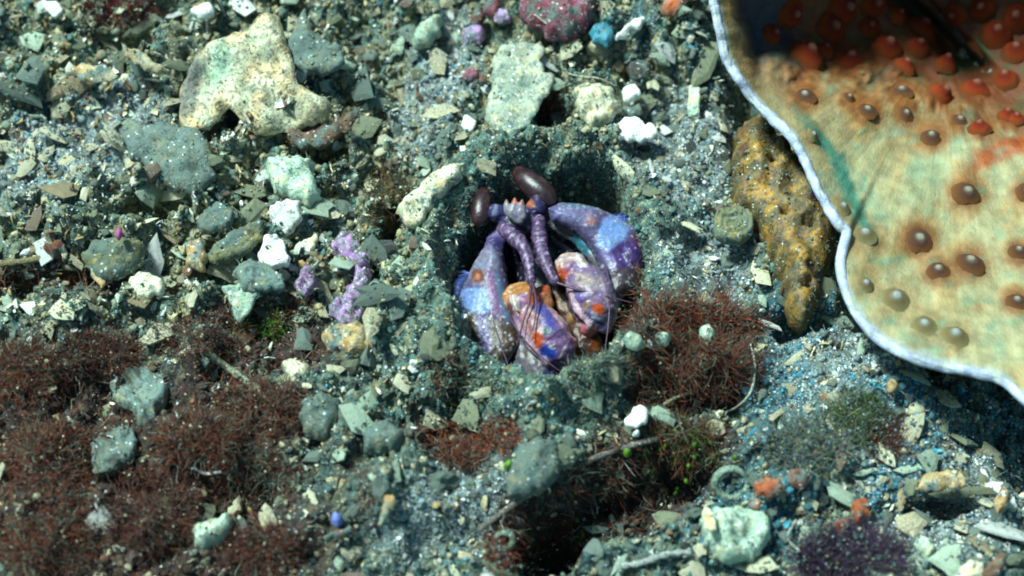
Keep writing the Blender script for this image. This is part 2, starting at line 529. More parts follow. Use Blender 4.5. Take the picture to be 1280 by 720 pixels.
def slab(name, outline, mat, dome=0.02, bevel=14, thick=0.02, lift=0.012, tilt=(0, 0), parent=None, amp=2.0, rough=0.006, rscale=14,
         step=None, seed=1, curve=0.0, colfn=None, w0=None, wfn=None, smooth=True, ribs=0.0):
    """solid plate with outline given in photo places; lies on the sea floor on a plane tilted by tilt (x,y slopes);
    w0/wfn: instead stands in a plane that faces the view direction (for parts of the animal)"""
    poly0 = np.asarray(outline, float)
    size = np.ptp(poly0, 0).max()
    if step is None: step = max(2.6, size / 22)
    poly = ragged(poly0, step, amp, seed)
    lo, hi = poly.min(0), poly.max(0)
    gx, gy = np.meshgrid(np.arange(lo[0], hi[0], step), np.arange(lo[1], hi[1], step * 0.9))
    pts = np.stack([gx.ravel(), gy.ravel()], -1) + np.random.default_rng(seed).uniform(-0.28, 0.28, (gx.size, 2)) * step
    keep = inside(pts, poly)
    pts = pts[keep]
    if len(pts): pts = pts[seg_dist(pts, poly) > step * 0.45]
    allp = np.concatenate([poly, pts]) if len(pts) else poly
    nb = len(poly)
    res = delaunay_2d_cdt([Vector(p) for p in allp], [], [list(range(nb))], 1, 1e-4)
    vv = np.array([[v.x, v.y] for v in res[0]]); tris = [f for f in res[2]]
    d = seg_dist(vv, poly)
    t = np.clip(d / bevel, 0, 1)
    prof = np.sqrt(np.clip(1 - (1 - t) ** 2, 0, 1))
    cx, cy = poly0.mean(0)
    if w0 is None and wfn is None:
        hp = hit(poly0[:, 0], poly0[:, 1])
        hc = hit([cx], [cy])[0]
        z0 = 0.5 * np.median(hp[:, 2]) + 0.5 * hc[2] + lift
        base = PZ(vv[:, 0], vv[:, 1], z0)
        c3 = PZ(np.array([cx]), np.array([cy]), np.array([z0]))[0]
        base[:, 2] += (base[:, 0] - c3[0]) * tilt[0] + (base[:, 1] - c3[1]) * tilt[1]
        nrm = np.array([-tilt[0], -tilt[1], 1.0]); nrm /= np.linalg.norm(nrm)
    else:
        ww = wfn(vv[:, 0], vv[:, 1]) if wfn else np.full(len(vv), float(w0))
        base = P(vv[:, 0], vv[:, 1], ww)
        c3 = P(np.array([cx]), np.array([cy]), np.array([ww.mean()]))[0]
        nrm = NV
    q = (base - c3)
    hgt = dome * prof + rough * t * fbm(q[:, 0] * rscale, q[:, 1] * rscale, seed + 3, 3)
    wq, wi = worley(q[:, 0] * rscale * 2.2, q[:, 1] * rscale * 2.2, seed + 9)
    hgt = hgt + rough * 0.4 * t * (0.45 - wq) * (0.3 + wi)
    if ribs: hgt = hgt + ribs * np.sin(d * 0.9 + 1.5 * fbm(q[:, 0] * 6, q[:, 1] * 6, seed, 2)) * t
    if curve: hgt = hgt - curve * ((vv[:, 0] - cx) ** 2 + (vv[:, 1] - cy) ** 2) / (size * 0.5) ** 2
    top = base + nrm * (hgt[:, None])
    bot = base - nrm * (thick * (0.25 + 0.75 * t))[:, None] + nrm * (np.minimum(hgt - dome * prof, 0))[:, None]
    n = len(vv)
    cnt = {}
    for f in tris:
        k = len(f)
        for i in range(k):
            e = (f[i], f[(i + 1) % k]); cnt[e] = 1
    bedges = [e for e in cnt if (e[1], e[0]) not in cnt]
    ed = base - nrm * (thick * 0.15)
    V = np.concatenate([top, bot]) - c3
    faces = [list(f) for f in tris] + [[v + n for v in reversed(f)] for f in tris] + [[b, a, a + n, b + n] for a, b in bedges]
    me = bpy.data.meshes.new(name)
    me.from_pydata(V.tolist(), [], faces)
    bm = bmesh.new(); bm.from_mesh(me)
    bmesh.ops.recalc_face_normals(bm, faces=bm.faces)
    bm.to_mesh(me); bm.free()
    me.polygons.foreach_set('use_smooth', [smooth] * len(me.polygons))
    if colfn is not None:
        a = me.attributes.new('Col', 'FLOAT_COLOR', 'POINT')
        c = np.ones((2 * n, 4), np.float32)
        cc = colfn(vv[:, 0], vv[:, 1], t)
        c[:n, :3] = cc; c[n:, :3] = cc * 0.8
        a.data.foreach_set('color', c.ravel())
    loc = Vector(c3)
    if parent is not None: loc = loc - parent.location
    return link(name, me, mat, parent, loc)

def ellipse(cx, cy, rx, ry, ang=0, n=14, jit=0.12, seed=0):
    r = random.Random(seed)
    c, s = math.cos(math.radians(ang)), math.sin(math.radians(ang))
    out = []
    for i in range(n):
        a = 2 * math.pi * i / n; k = 1 + r.uniform(-jit, jit)
        x = rx * k * math.cos(a); y = ry * k * math.sin(a)
        out.append((cx + x * c - y * s, cy + x * s + y * c))
    return out

# ------------------------------------------------------------------ tubes, strands and scattered pieces
def tube_np(pts, rad, nseg=10, flat=1.0):
    """swept tube through world points; returns V,F(quads) with closed pointed ends"""
    pts = np.asarray(pts, float); rad = np.asarray(rad, float)
    n = len(pts)
    tan = np.gradient(pts, axis=0); tan /= np.linalg.norm(tan, axis=1, keepdims=True) + 1e-9
    ref = NV if abs(tan[0] @ NV) < 0.9 else RX
    V = []
    a = np.linspace(0, 2 * math.pi, nseg, endpoint=False)
    u = np.cross(tan[0], ref); u /= np.linalg.norm(u)
    for i in range(n):
        u = u - tan[i] * (u @ tan[i]); u /= np.linalg.norm(u)
        v = np.cross(tan[i], u)
        V.append(pts[i] + rad[i] * (np.cos(a)[:, None] * u + flat * np.sin(a)[:, None] * v))
    V = np.concatenate(V)
    F = []
    for i in range(n - 1):
        for j in range(nseg):
            k = (j + 1) % nseg
            F.append((i * nseg + j, i * nseg + k, (i + 1) * nseg + k, (i + 1) * nseg + j))
    c0 = len(V); V = np.concatenate([V, [pts[0] - tan[0] * rad[0] * 0.5, pts[-1] + tan[-1] * rad[-1] * 0.5]])
    for j in range(nseg):
        k = (j + 1) % nseg
        F.append((c0, k, j, j)); F.append((c0 + 1, (n - 1) * nseg + j, (n - 1) * nseg + k, (n - 1) * nseg + k))
    return V, F

def spline(ctrl, n):
    """Catmull-Rom through control rows"""
    c = np.asarray(ctrl, float)
    c = np.concatenate([[2 * c[0] - c[1]], c, [2 * c[-1] - c[-2]]])
    out = []
    m = len(c) - 3
    for s in np.linspace(0, m - 1e-6, n):
        i = int(s); t = s - i
        p0, p1, p2, p3 = c[i:i + 4]
        out.append(0.5 * (2 * p1 + (p2 - p0) * t + (2 * p0 - 5 * p1 + 4 * p2 - p3) * t * t + (3 * p1 - p0 - 3 * p2 + p3) * t ** 3))
    return np.array(out)

def poly_mesh(name, V, F, colors=None, smooth=True):
    F = [tuple(dict.fromkeys(f)) for f in F]
    me = bpy.data.meshes.new(name)
    me.from_pydata(np.asarray(V).tolist(), [], F)
    me.polygons.foreach_set('use_smooth', [smooth] * len(me.polygons))
    if colors is not None:
        a = me.attributes.new('Col', 'FLOAT_COLOR', 'POINT')
        c = np.ones((len(V), 4), np.float32); c[:, :3] = colors
        a.data.foreach_set('color', c.ravel())
    me.update()
    return me

def tube_obj(name, ctrl, rad, mat, color, parent=None, n=14, nseg=8, bumpy=0.0, colfn=None):
    """ctrl: world points; rad: radii at them"""
    row = np.concatenate([np.asarray(ctrl, float), np.asarray(rad, float)[:, None]], 1)
    s = spline(row, n)
    r = np.maximum(s[:, 3], 1e-4)
    if bumpy: r = r * (1 + bumpy * np.sin(np.arange(n) * 2.1) * 0.6 + bumpy * np.sin(np.arange(n) * 5.3 + 1) * 0.4)
    V, F = tube_np(s[:, :3], r, nseg)
    loc = s[0, :3]
    cc = np.broadcast_to(color, (len(V), 3)) if colfn is None else colfn(V)
    me = poly_mesh(name, V - loc, F, cc)
    L = Vector(loc)
    if parent is not None: L = L - parent.matrix_world.translation if False else L - PARLOC.get(parent.name, parent.location)
    o = link(name, me, mat, parent, L)
    return o
PARLOC = {}

def strands(name, p0, d, L, r, colors, nseg=3, wig=0.5, seed=0, curl=None):
    """many thin tapering three-sided filaments as one mesh"""
    rg = np.random.default_rng(seed)
    n = len(p0)
    d = d / np.linalg.norm(d, axis=1, keepdims=True)
    pts = [p0]
    cur = d.copy()
    for s in range(nseg):
        cur = cur + rg.normal(0, wig, (n, 3)); cur /= np.linalg.norm(cur, axis=1, keepdims=True)
        pts.append(pts[-1] + cur * (L / nseg)[:, None])
    ref = rg.normal(0, 1, (n, 3))
    u = np.cross(d, ref); u /= np.linalg.norm(u, axis=1, keepdims=True) + 1e-9
    v = np.cross(d, u)
    V = np.zeros((n, nseg + 1, 3, 3))
    for s in range(nseg + 1):
        rr = r * (1 - 0.8 * s / nseg)
        for k in range(3):
            a = 2 * math.pi * k / 3
            V[:, s, k] = pts[s] + (math.cos(a) * u + math.sin(a) * v) * rr[:, None]
    base = (np.arange(n) * (nseg + 1) * 3)[:, None]
    f = []
    for s in range(nseg):
        for k in range(3):
            j = (k + 1) % 3
            f.append([s * 3 + k, s * 3 + j, (s + 1) * 3 + j, (s + 1) * 3 + k])
    F = (base[:, None, :] + np.array(f)[None]).reshape(-1, 4)
    C = np.repeat(colors, (nseg + 1) * 3, 0)
    return np_mesh(name, V.reshape(-1, 3), F, C, True)

def ico(sub, seed=0, amp=0.0, squash=(1, 1, 1), facet=0):
    bm = bmesh.new()
    bmesh.ops.create_icosphere(bm, subdivisions=sub, radius=1.0)
    V = np.array([v.co[:] for v in bm.verts]); Fc = np.array([[v.index for v in f.verts] for f in bm.faces])
    bm.free()
    rg = np.random.default_rng(seed)
    if amp:
        off = rg.uniform(-50, 50, 2)
        nn = fbm(V[:, 0] * 1.2 + off[0] + V[:, 2], V[:, 1] * 1.2 + off[1] - V[:, 2] * 0.7, seed, 2)
        V = V * (1 + amp * nn)[:, None]
        V = V * (1 + amp * 0.35 * rg.normal(0, 1, len(V)))[:, None]
    for k in range(facet):
        a = rg.normal(0, 1, 3); a /= np.linalg.norm(a)
        h = rg.uniform(0.45, 0.8); dd = V @ a
        V = V - np.where(dd > h, dd - h, 0)[:, None] * a
    return V * np.array(squash), Fc

def rand_rot(n, rg):
    q = rg.normal(0, 1, (n, 4)); q /= np.linalg.norm(q, axis=1, keepdims=True)
    w, x, y, z = q.T
    return np.stack([np.stack([1 - 2 * (y * y + z * z), 2 * (x * y - z * w), 2 * (x * z + y * w)], -1),
                     np.stack([2 * (x * y + z * w), 1 - 2 * (x * x + z * z), 2 * (y * z - x * w)], -1),
                     np.stack([2 * (x * z - y * w), 2 * (y * z + x * w), 1 - 2 * (x * x + y * y)], -1)], 1)

def scatter(name, bases, pos, size, rot, colors, mat, smooth=False):
    """one mesh of many small solids"""
    Vs, Fs, Cs = [], [], []
    off = 0
    n = len(pos)
    pick = np.arange(n) % len(bases)
    for b, (bv, bf) in enumerate(bases):
        m = pick == b
        if not m.any(): continue
        v = np.einsum('nij,kj->nki', rot[m], bv) * size[m][:, None, None] + pos[m][:, None, :]
        k = m.sum()
        f = bf[None] + (np.arange(k) * len(bv))[:, None, None] + off
        Vs.append(v.reshape(-1, 3)); Fs.append(f.reshape(-1, bf.shape[1])); Cs.append(np.repeat(colors[m], len(bv), 0))
        off += k * len(bv)
    me = np_mesh(name, np.concatenate(Vs), np.concatenate(Fs), np.concatenate(Cs), smooth)
    return link(name, me, mat)

# ------------------------------------------------------------------ the coral: a folded cup with knobbly corallites
RIM = [(893, 8, .40), (899, 35, .36), (908, 72, .31), (926, 103, .28), (945, 128, .26), (968, 150, .25), (990, 172, .25), (1006, 200, .24), (1018, 228, .24),
       (1032, 255, .23), (1048, 280, .22), (1062, 293, .20), (1053, 308, .20), (1050, 328, .20), (1054, 355, .20), (1066, 385, .20), (1086, 412, .20),
       (1112, 433, .20), (1142, 448, .20), (1180, 459, .20), (1222, 467, .20), (1246, 472, .19), (1262, 482, .19), (1276, 497, .19), (1310, 515, .2),
       (1400, 530, .2), (1480, 470, .25), (1540, 330, .35), (1560, 150, .45), (1540, -30, .5), (1470, -210, .95), (1330, -310, 1.06), (1250, -320, .84), (1180, -340, 1.0),
       (1110, -330, .84), (1040, -300, .92), (990, -250, .72), (950, -210, .76), (905, -110, .56), (891, -40, .46)]
CCX, CCY, CCZ = 1185, 45, -0.14
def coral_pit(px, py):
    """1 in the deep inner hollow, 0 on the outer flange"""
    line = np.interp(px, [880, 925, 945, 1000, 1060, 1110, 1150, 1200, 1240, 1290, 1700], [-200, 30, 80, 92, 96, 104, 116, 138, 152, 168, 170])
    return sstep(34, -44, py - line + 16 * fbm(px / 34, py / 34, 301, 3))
CK = 0.48
def coral_build():
    ring = spline([list(r) for r in RIM + [RIM[0]]], 601)[:-1]
    wob = fbm(np.arange(len(ring)) / 5.0, np.zeros(len(ring)), 310, 2)
    ring[:, 0] += 1.6 * wob; ring[:, 1] += 1.6 * np.roll(wob, 9)
    M = len(ring); K = 96
    # radius as a single-valued function of the bearing, so that the sheet never folds over itself
    th = np.unwrap(np.arctan2(ring[:, 1] - CCY, ring[:, 0] - CCX)); rad = np.hypot(ring[:, 0] - CCX, ring[:, 1] - CCY)
    sgn = np.sign(th[-1] - th[0]); o_ = np.argsort(th * sgn)
    tq = np.linspace(0, 2 * math.pi, M, endpoint=False) + (th * sgn).min()
    T3 = np.concatenate([(th * sgn)[o_], (th * sgn)[o_] + 2 * math.pi]); R3 = np.concatenate([rad[o_]] * 2); Z3 = np.concatenate([ring[o_, 2]] * 2)
    rq = np.interp(tq, T3, R3); zq = np.interp(tq, T3, Z3)
    for _ in range(1): rq = .5 * rq + .25 * np.roll(rq, 1) + .25 * np.roll(rq, -1)
    ring = np.stack([CCX + rq * np.cos(tq * sgn), CCY + rq * np.sin(tq * sgn), zq], -1)
    rs_q = rq.copy(); zs_q = zq.copy()
    for _ in range(420):
        rs_q = .5 * rs_q + .25 * np.roll(rs_q, 1) + .25 * np.roll(rs_q, -1); zs_q = .5 * zs_q + .25 * np.roll(zs_q, 1) + .25 * np.roll(zs_q, -1)
    soft = np.stack([CCX + rs_q * np.cos(tq * sgn), CCY + rs_q * np.sin(tq * sgn), zs_q], -1)
    t = np.linspace(0, 1, K + 1)[1:] ** 0.8
    bl = sstep(.45, .99, t)[:, None, None]
    rg3 = ring[None] * bl + soft[None] * (1 - bl)
    px = CCX + (rg3[..., 0] - CCX) * t[:, None]
    py = CCY + (rg3[..., 1] - CCY) * t[:, None]
    zr = rg3[..., 2]
    z = CCZ + (zr - CCZ) * (t[:, None] ** 1.25)
    low = sstep(-60, 60, py)
    zl = 0.03 + (zr - 0.03) * (t[:, None] ** 1.9)
    z = z * (1 - low) + zl * low
    z = z - 0.12 * coral_pit(px, py) * sstep(1.0, 0.86, t[:, None]) * low
    z = z + 0.018 * fbm(px / 90, py / 90, 320, 2) + 0.004 * fbm(px / 22, py / 22, 322, 2)
    # the fold that splits the hollow, and a swelling on the flange
    fold = np.abs((px - 1130) * 0.72 - (py + 5) * 0.70)
    z = z - 0.11 * sstep(26, 4, fold) * sstep(110, 60, py) * sstep(-80, 0, py)
    z = z + 0.03 * sstep(70, 10, np.abs((px - 1110) * 0.5 + (py - 260) * 0.86)) * sstep(1050, 1110, px) * 0.7
    for (kx, ky, kr, kk) in KNOBS:
        z = z + kr / PPU * .42 * np.exp(-(((px - kx) ** 2 + (py - ky) ** 2) / (kr * 1.25) ** 2))
    # upper face of the sheet
    V = PZ(px, py, z)
    c0 = PZ(np.array([CCX]), np.array([CCY]), np.array([z[0].mean()]))
    top = np.concatenate([V.reshape(-1, 3), c0])
    th = 0.045 * (1 - 0.45 * t[:, None]) * np.ones_like(px)
    bot = np.concatenate([(V - np.array([0, 0, 1.0]) * th[..., None]).reshape(-1, 3), c0 - [[0, 0, .05]]])
    n = len(top)
    F = []
    for k in range(K - 1):
        for j in range(M):
            i = (j + 1) % M
            a, b, c, d = k * M + j, k * M + i, (k + 1) * M + i, (k + 1) * M + j
            F.append((a, b, c, d)); F.append((d + n, c + n, b + n, a + n))
    cc = K * M
    for j in range(M):
        i = (j + 1) % M
        F.append((cc, i, j)); F.append((cc + n, j + n, i + n))
        a, b = (K - 1) * M + j, (K - 1) * M + i
        F.append((a, b, b + n, a + n))
    X, Y = proj(top)
    # tissue colour: cream green, orange round the knobs, teal veins by the edge, brick brown in the hollow, darkened further for its shade
    base = np.broadcast_to(srgb(206, 198, 148), (n, 3))
    col = lerp(base, srgb(176, 200, 160), sstep(-0.1, 0.7, fbm(X / 70, Y / 70, 330, 3)))
    col = lerp(col, srgb(208, 170, 108), 0.6 * sstep(0.0, 0.6, fbm(X / 55, Y / 50, 334, 3)))
    for (kx, ky, kr, kk) in KNOBS:
        r = np.hypot(X - kx, (Y - ky) * 1.05) + 5 * fbm(X / 12, Y / 12, 340, 2)
        col = lerp(col, srgb(196, 128, 56), (0.66 if ky < 320 else 0.4) * sstep(kr * 2.4, kr * 0.9, r))
    for (kx, ky, kr, kk) in KNOBS:
        r = np.hypot(X - kx, (Y - ky) * 1.05) + 4 * fbm(X / 9, Y / 9, 342, 2)
        col = lerp(col, [srgb(150, 96, 54), srgb(140, 70, 40), srgb(176, 160, 112)][kk], .85 * sstep(kr * 1.7, kr * .75, r))
    up = sstep(205, 95, Y + 0.06 * (1180 - X) + 14 * fbm(X / 40, Y / 40, 350, 2))
    col = lerp(col, srgb(188, 112, 48), 0.55 * up)
    col = lerp(col, srgb(206, 92, 30), 0.9 * sstep(20, 6, np.abs(Y - 185 + (X - 1260) * 0.42) + 6 * fbm(X / 18, Y / 18, 352, 2)) * sstep(1190, 1235, X))
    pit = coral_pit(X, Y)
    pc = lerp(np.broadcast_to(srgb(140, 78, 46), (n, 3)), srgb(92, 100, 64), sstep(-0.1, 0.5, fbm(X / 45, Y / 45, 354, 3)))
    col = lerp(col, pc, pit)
    col = lerp(col, srgb(50, 76, 96), pit * sstep(1020, 960, X) * sstep(900, 930, X))  # dark slate by the left rim: the rim's shadow painted in
    vein = np.interp(Y, [100, 150, 195, 240, 285, 330], [960, 1003, 1040, 1058, 1078, 1100])
    col = lerp(col, srgb(40, 150, 130), 0.85 * sstep(15, 3, np.abs(X - vein - 4 + 5 * fbm(X / 10, Y / 10, 356, 2))) * sstep(110, 180, Y) * sstep(310, 285, Y))
    col = lerp(col, srgb(110, 180, 150), 0.5 * sstep(0.35, 0.8, fbm(X / 30 + Y / 50, Y / 26, 358, 3)) * (1 - pit))
    tt = np.concatenate([np.repeat(t, M), [0]])
    col = lerp(col, srgb(176, 150, 96), 0.8 * sstep(0.90, 0.97, tt) * sstep(200, 90, Y))
    col = lerp(col, srgb(214, 224, 214), sstep(0.958, 0.988, tt + 0.010 * fbm(X / 14, Y / 14, 360, 3)))
    stri = fbm(np.arctan2(Y - CCY, X - CCX) * 46, np.hypot(X - CCX, Y - CCY) / 60, 380, 3)
    col = col * (1 + .16 * stri[:, None])
    spk = fbm(X / 3.2, Y / 3.2, 384, 1)
    col = lerp(col, srgb(90, 80, 50), .55 * sstep(.62, .8, spk))
    colb = np.broadcast_to(srgb(112, 92, 70), (n, 3))
    root_loc = Vector(PZ(np.array(1200.0), np.array(120.0), np.array(-0.3)))
    root = empty('plate_coral', root_loc)
    tag(root, 'large cream and orange cup coral with brown knobs and pale lilac edge', 'coral')
    Vall = np.concatenate([top, bot]) - np.array(root_loc)
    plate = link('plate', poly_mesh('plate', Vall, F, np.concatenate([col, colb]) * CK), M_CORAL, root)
    # pale growing edge
    rp = PZ(ring[:, 0], ring[:, 1], z[-1] - 0.012)
    rp = np.concatenate([rp, rp[:1]])
    rr = 0.0125 * (1 + 0.22 * fbm(np.arange(len(rp)) / 17.0, np.ones(len(rp)), 370, 4))
    rp = rp + np.stack([0 * rr, 0 * rr, .006 * fbm(np.arange(len(rp)) / 9.0, np.ones(len(rp)) * 3, 374, 3)], -1)
    v, f = tube_np(rp, rr, 10)
    ex, ey = proj(v)
    ec = lerp(np.broadcast_to(srgb(190, 200, 232), (len(v), 3)), srgb(222, 230, 234), sstep(-0.3, 0.5, fbm(ex / 9, ey / 9, 372, 2)))
    ec = lerp(ec, srgb(150, 150, 140), .5 * sstep(.2, .7, fbm(ex / 14, ey / 14, 373, 3)))
    link('growing_edge', poly_mesh('growing_edge', v - np.array(root_loc), f, ec * .62), M_CORAL, root)
    # stalk down to the floor
    sp = np.array([[root_loc.x + .2, root_loc.y + .1, -0.30], [root_loc.x + .25, root_loc.y + .1, -0.45], [root_loc.x + .28, root_loc.y + .12, -0.7]])
    v, f = tube_np(spline(sp, 8), np.linspace(.22, .25, 8), 18)
    link('stalk', poly_mesh('stalk', v - np.array(root_loc), f, np.broadcast_to(srgb(112, 92, 70), (len(v), 3))), M_CORAL, root)
    # knobs
    Vt = top[:-1].reshape(K, M, 3)
    kd = kdtree.KDTree(K * M)
    for i, (a, b) in enumerate(zip(X[:-1], Y[:-1])): kd.insert((a, b, 0), i)
    kd.balance()
    dth = np.linspace(0, 1, 9)
    prof = [(1.35, -.30), (1.12, .0), (.88, .22), (.68, .40), (.54, .52), (.44, .58), (.36, .63), (.29, .72), (.17, .79)]
    meshes = {}
    for kind in (0, 1, 2):
        vv, cc_, ff = [], [], []
        ns = 14
        cols = {0: [srgb(166, 112, 62), srgb(158, 104, 60), srgb(142, 94, 62), srgb(126, 86, 66), srgb(122, 88, 74), srgb(134, 106, 92), srgb(164, 144, 126), srgb(196, 184, 156), srgb(214, 208, 184)],
                1: [srgb(160, 96, 54), srgb(176, 92, 46), srgb(196, 84, 38), srgb(190, 72, 34), srgb(172, 60, 34), srgb(160, 58, 36), srgb(160, 66, 46), srgb(186, 104, 80), srgb(200, 130, 110)],
                2: [srgb(200, 196, 142), srgb(188, 172, 116), srgb(172, 150, 100), srgb(168, 146, 104), srgb(172, 156, 120), srgb(176, 174, 156), srgb(196, 202, 186), srgb(216, 224, 212), srgb(228, 234, 224)]}[kind]
        rg = np.random.default_rng(kind + 40)
        for i, (r, h) in enumerate(prof):
            for j in range(ns):
                a = 2 * math.pi * j / ns
                k = 1 + 0.06 * rg.normal()
                vv.append((r * k * math.cos(a), r * k * math.sin(a), h + 0.02 * rg.normal())); cc_.append(cols[i])
        vv.append((0, 0, .81)); cc_.append(cols[-1])
        for i in range(len(prof) - 1):
            for j in range(ns):
                k = (j + 1) % ns
                ff.append((i * ns + j, i * ns + k, (i + 1) * ns + k, (i + 1) * ns + j))
        for j in range(ns): ff.append(((len(prof) - 1) * ns + j, (len(prof) - 1) * ns + (j + 1) % ns, len(prof) * ns))
        me = poly_mesh('knob', np.array(vv), ff, np.array(cc_) * CK); me.materials.append(M_KNOB)
        meshes[kind] = me
    for (kx, ky, kr, kk) in KNOBS:
        _, i, _ = kd.find((kx, ky, 0))
        k, j = divmod(i, M); k = min(max(k, 3), K - 4)
        p = Vt[k, j]
        nrm = Vector(np.cross(Vt[k, (j + 3) % M] - Vt[k, j - 3], Vt[k + 3, j] - Vt[k - 3, j])).normalized()
        if nrm.z < 0: nrm = -nrm
        o = bpy.data.objects.new('knob', meshes[kk]); COL.objects.link(o); o.parent = root
        o.location = Vector(p) - root_loc + nrm * (.001 if kk != 1 else .008)
        o.rotation_euler = (nrm + Vector((0, 0, .4))).to_track_quat('Z', 'Y').to_euler()
        s = kr / PPU * random.uniform(.74, .95) * (1.3 if kk == 1 else 1)
        o.scale = (s * random.uniform(.9, 1.1), s * random.uniform(.9, 1.1), s * (.85 if kk != 1 else 1.15) * random.uniform(.85, 1.2))
    return root
KNOBS = [(1006, 120, 15, 0), (1060, 122, 9, 0), (1084, 138, 15, 0), (1132, 142, 12, 0), (1128, 115, 13, 0), (1173, 120, 13, 1), (1165, 171, 16, 0),
         (1200, 150, 13, 0), (1225, 160, 12, 1), (1260, 148, 10, 1), (1208, 241, 17, 0), (1107, 62, 18, 1), (1058, 78, 16, 1), (1008, 72, 19, 1), (986, 14, 17, 1),
         (1035, 33, 17, 1), (1052, 6, 18, 1), (1090, 2, 16, 1), (1147, 38, 17, 1), (1160, 4, 16, 1), (1218, 62, 16, 1), (1245, 43, 19, 1), (1272, 66, 16, 1),
         (1218, 113, 14, 1), (1147, 298, 18, 0), (1172, 339, 16, 0), (1212, 329, 19, 0), (1119, 375, 17, 2), (1156, 406, 14, 2), (1193, 419, 14, 2), (1081, 294, 15, 2),
         (1081, 353, 13, 2), (1269, 376, 15, 0), (1274, 316, 14, 0), (1052, 258, 11, 2), (1146, 60, 13, 1), (1195, 20, 14, 1), (1270, 150, 9, 1), (1285, 240, 15, 0),
         (1180, 84, 13, 1), (1130, 84, 11, 1), (1255, 100, 14, 1), (1230, 8, 15, 1), (962, 44, 10, 1), (1085, 34, 13, 1), (1120, 20, 12, 1), (1275, 20, 14, 1), (1030, 64, 10, 1), (1330, 300, 16, 0), (1340, 400, 16, 0), (1320, 120, 15, 1), (1016, 168, 8, 2)]
coral_build()

# ------------------------------------------------------------------ the mantis shrimp in its burrow
def paint(px, py, base, spots):
    c = np.broadcast_to(np.asarray(base, float), np.shape(px) + (3,)).copy()
    wob = 0.10 * fbm(np.asarray(px) / 7, np.asarray(py) / 7, 400, 2)
    for (cx, cy, rx, ry, ang, col, st, soft) in spots:
        r = gauss(px, py, cx, cy, rx, ry, ang) + wob
        c = lerp(c, np.asarray(col, float), min(1, st * 1.05) * sstep(1 + soft * .6, 1 - soft * .6, r))
    return c

def dots(seed, n, fn, r=(0.9, 1.9), col=(0.8, 0.82, 0.86)):
    rg = random.Random(seed); out = []
    while len(out) < n:
        x, y = fn(rg)
        q = rg.uniform(*r)
        out.append((x, y, q, q, 0, col, 0.95, 0.4))
    return out

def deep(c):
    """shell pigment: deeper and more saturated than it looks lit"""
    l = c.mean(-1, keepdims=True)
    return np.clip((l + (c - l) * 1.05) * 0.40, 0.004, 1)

def mottle(x, y, c):
    a = fbm(x / 6.0, y / 9.0, 430, 3); b = fbm(x / 3.2, y / 3.2, 436, 2); g = fbm(x / 9.0, y / 6.0, 440, 3)
    c = c * np.clip(1 + .28 * a, .55, 1.4)[:, None]
    c = lerp(c, c * np.array([1.12, .96, .9]), sstep(.05, .5, g))
    c = lerp(c, c * np.array([.92, .96, 1.06]), sstep(.05, .5, -g))
    return lerp(c, np.array([.55, .52, .6]), .6 * sstep(.62, .78, b))

def ws(py): return (np.asarray(py, float) - 345) / PPU * 0.42 - 0.02

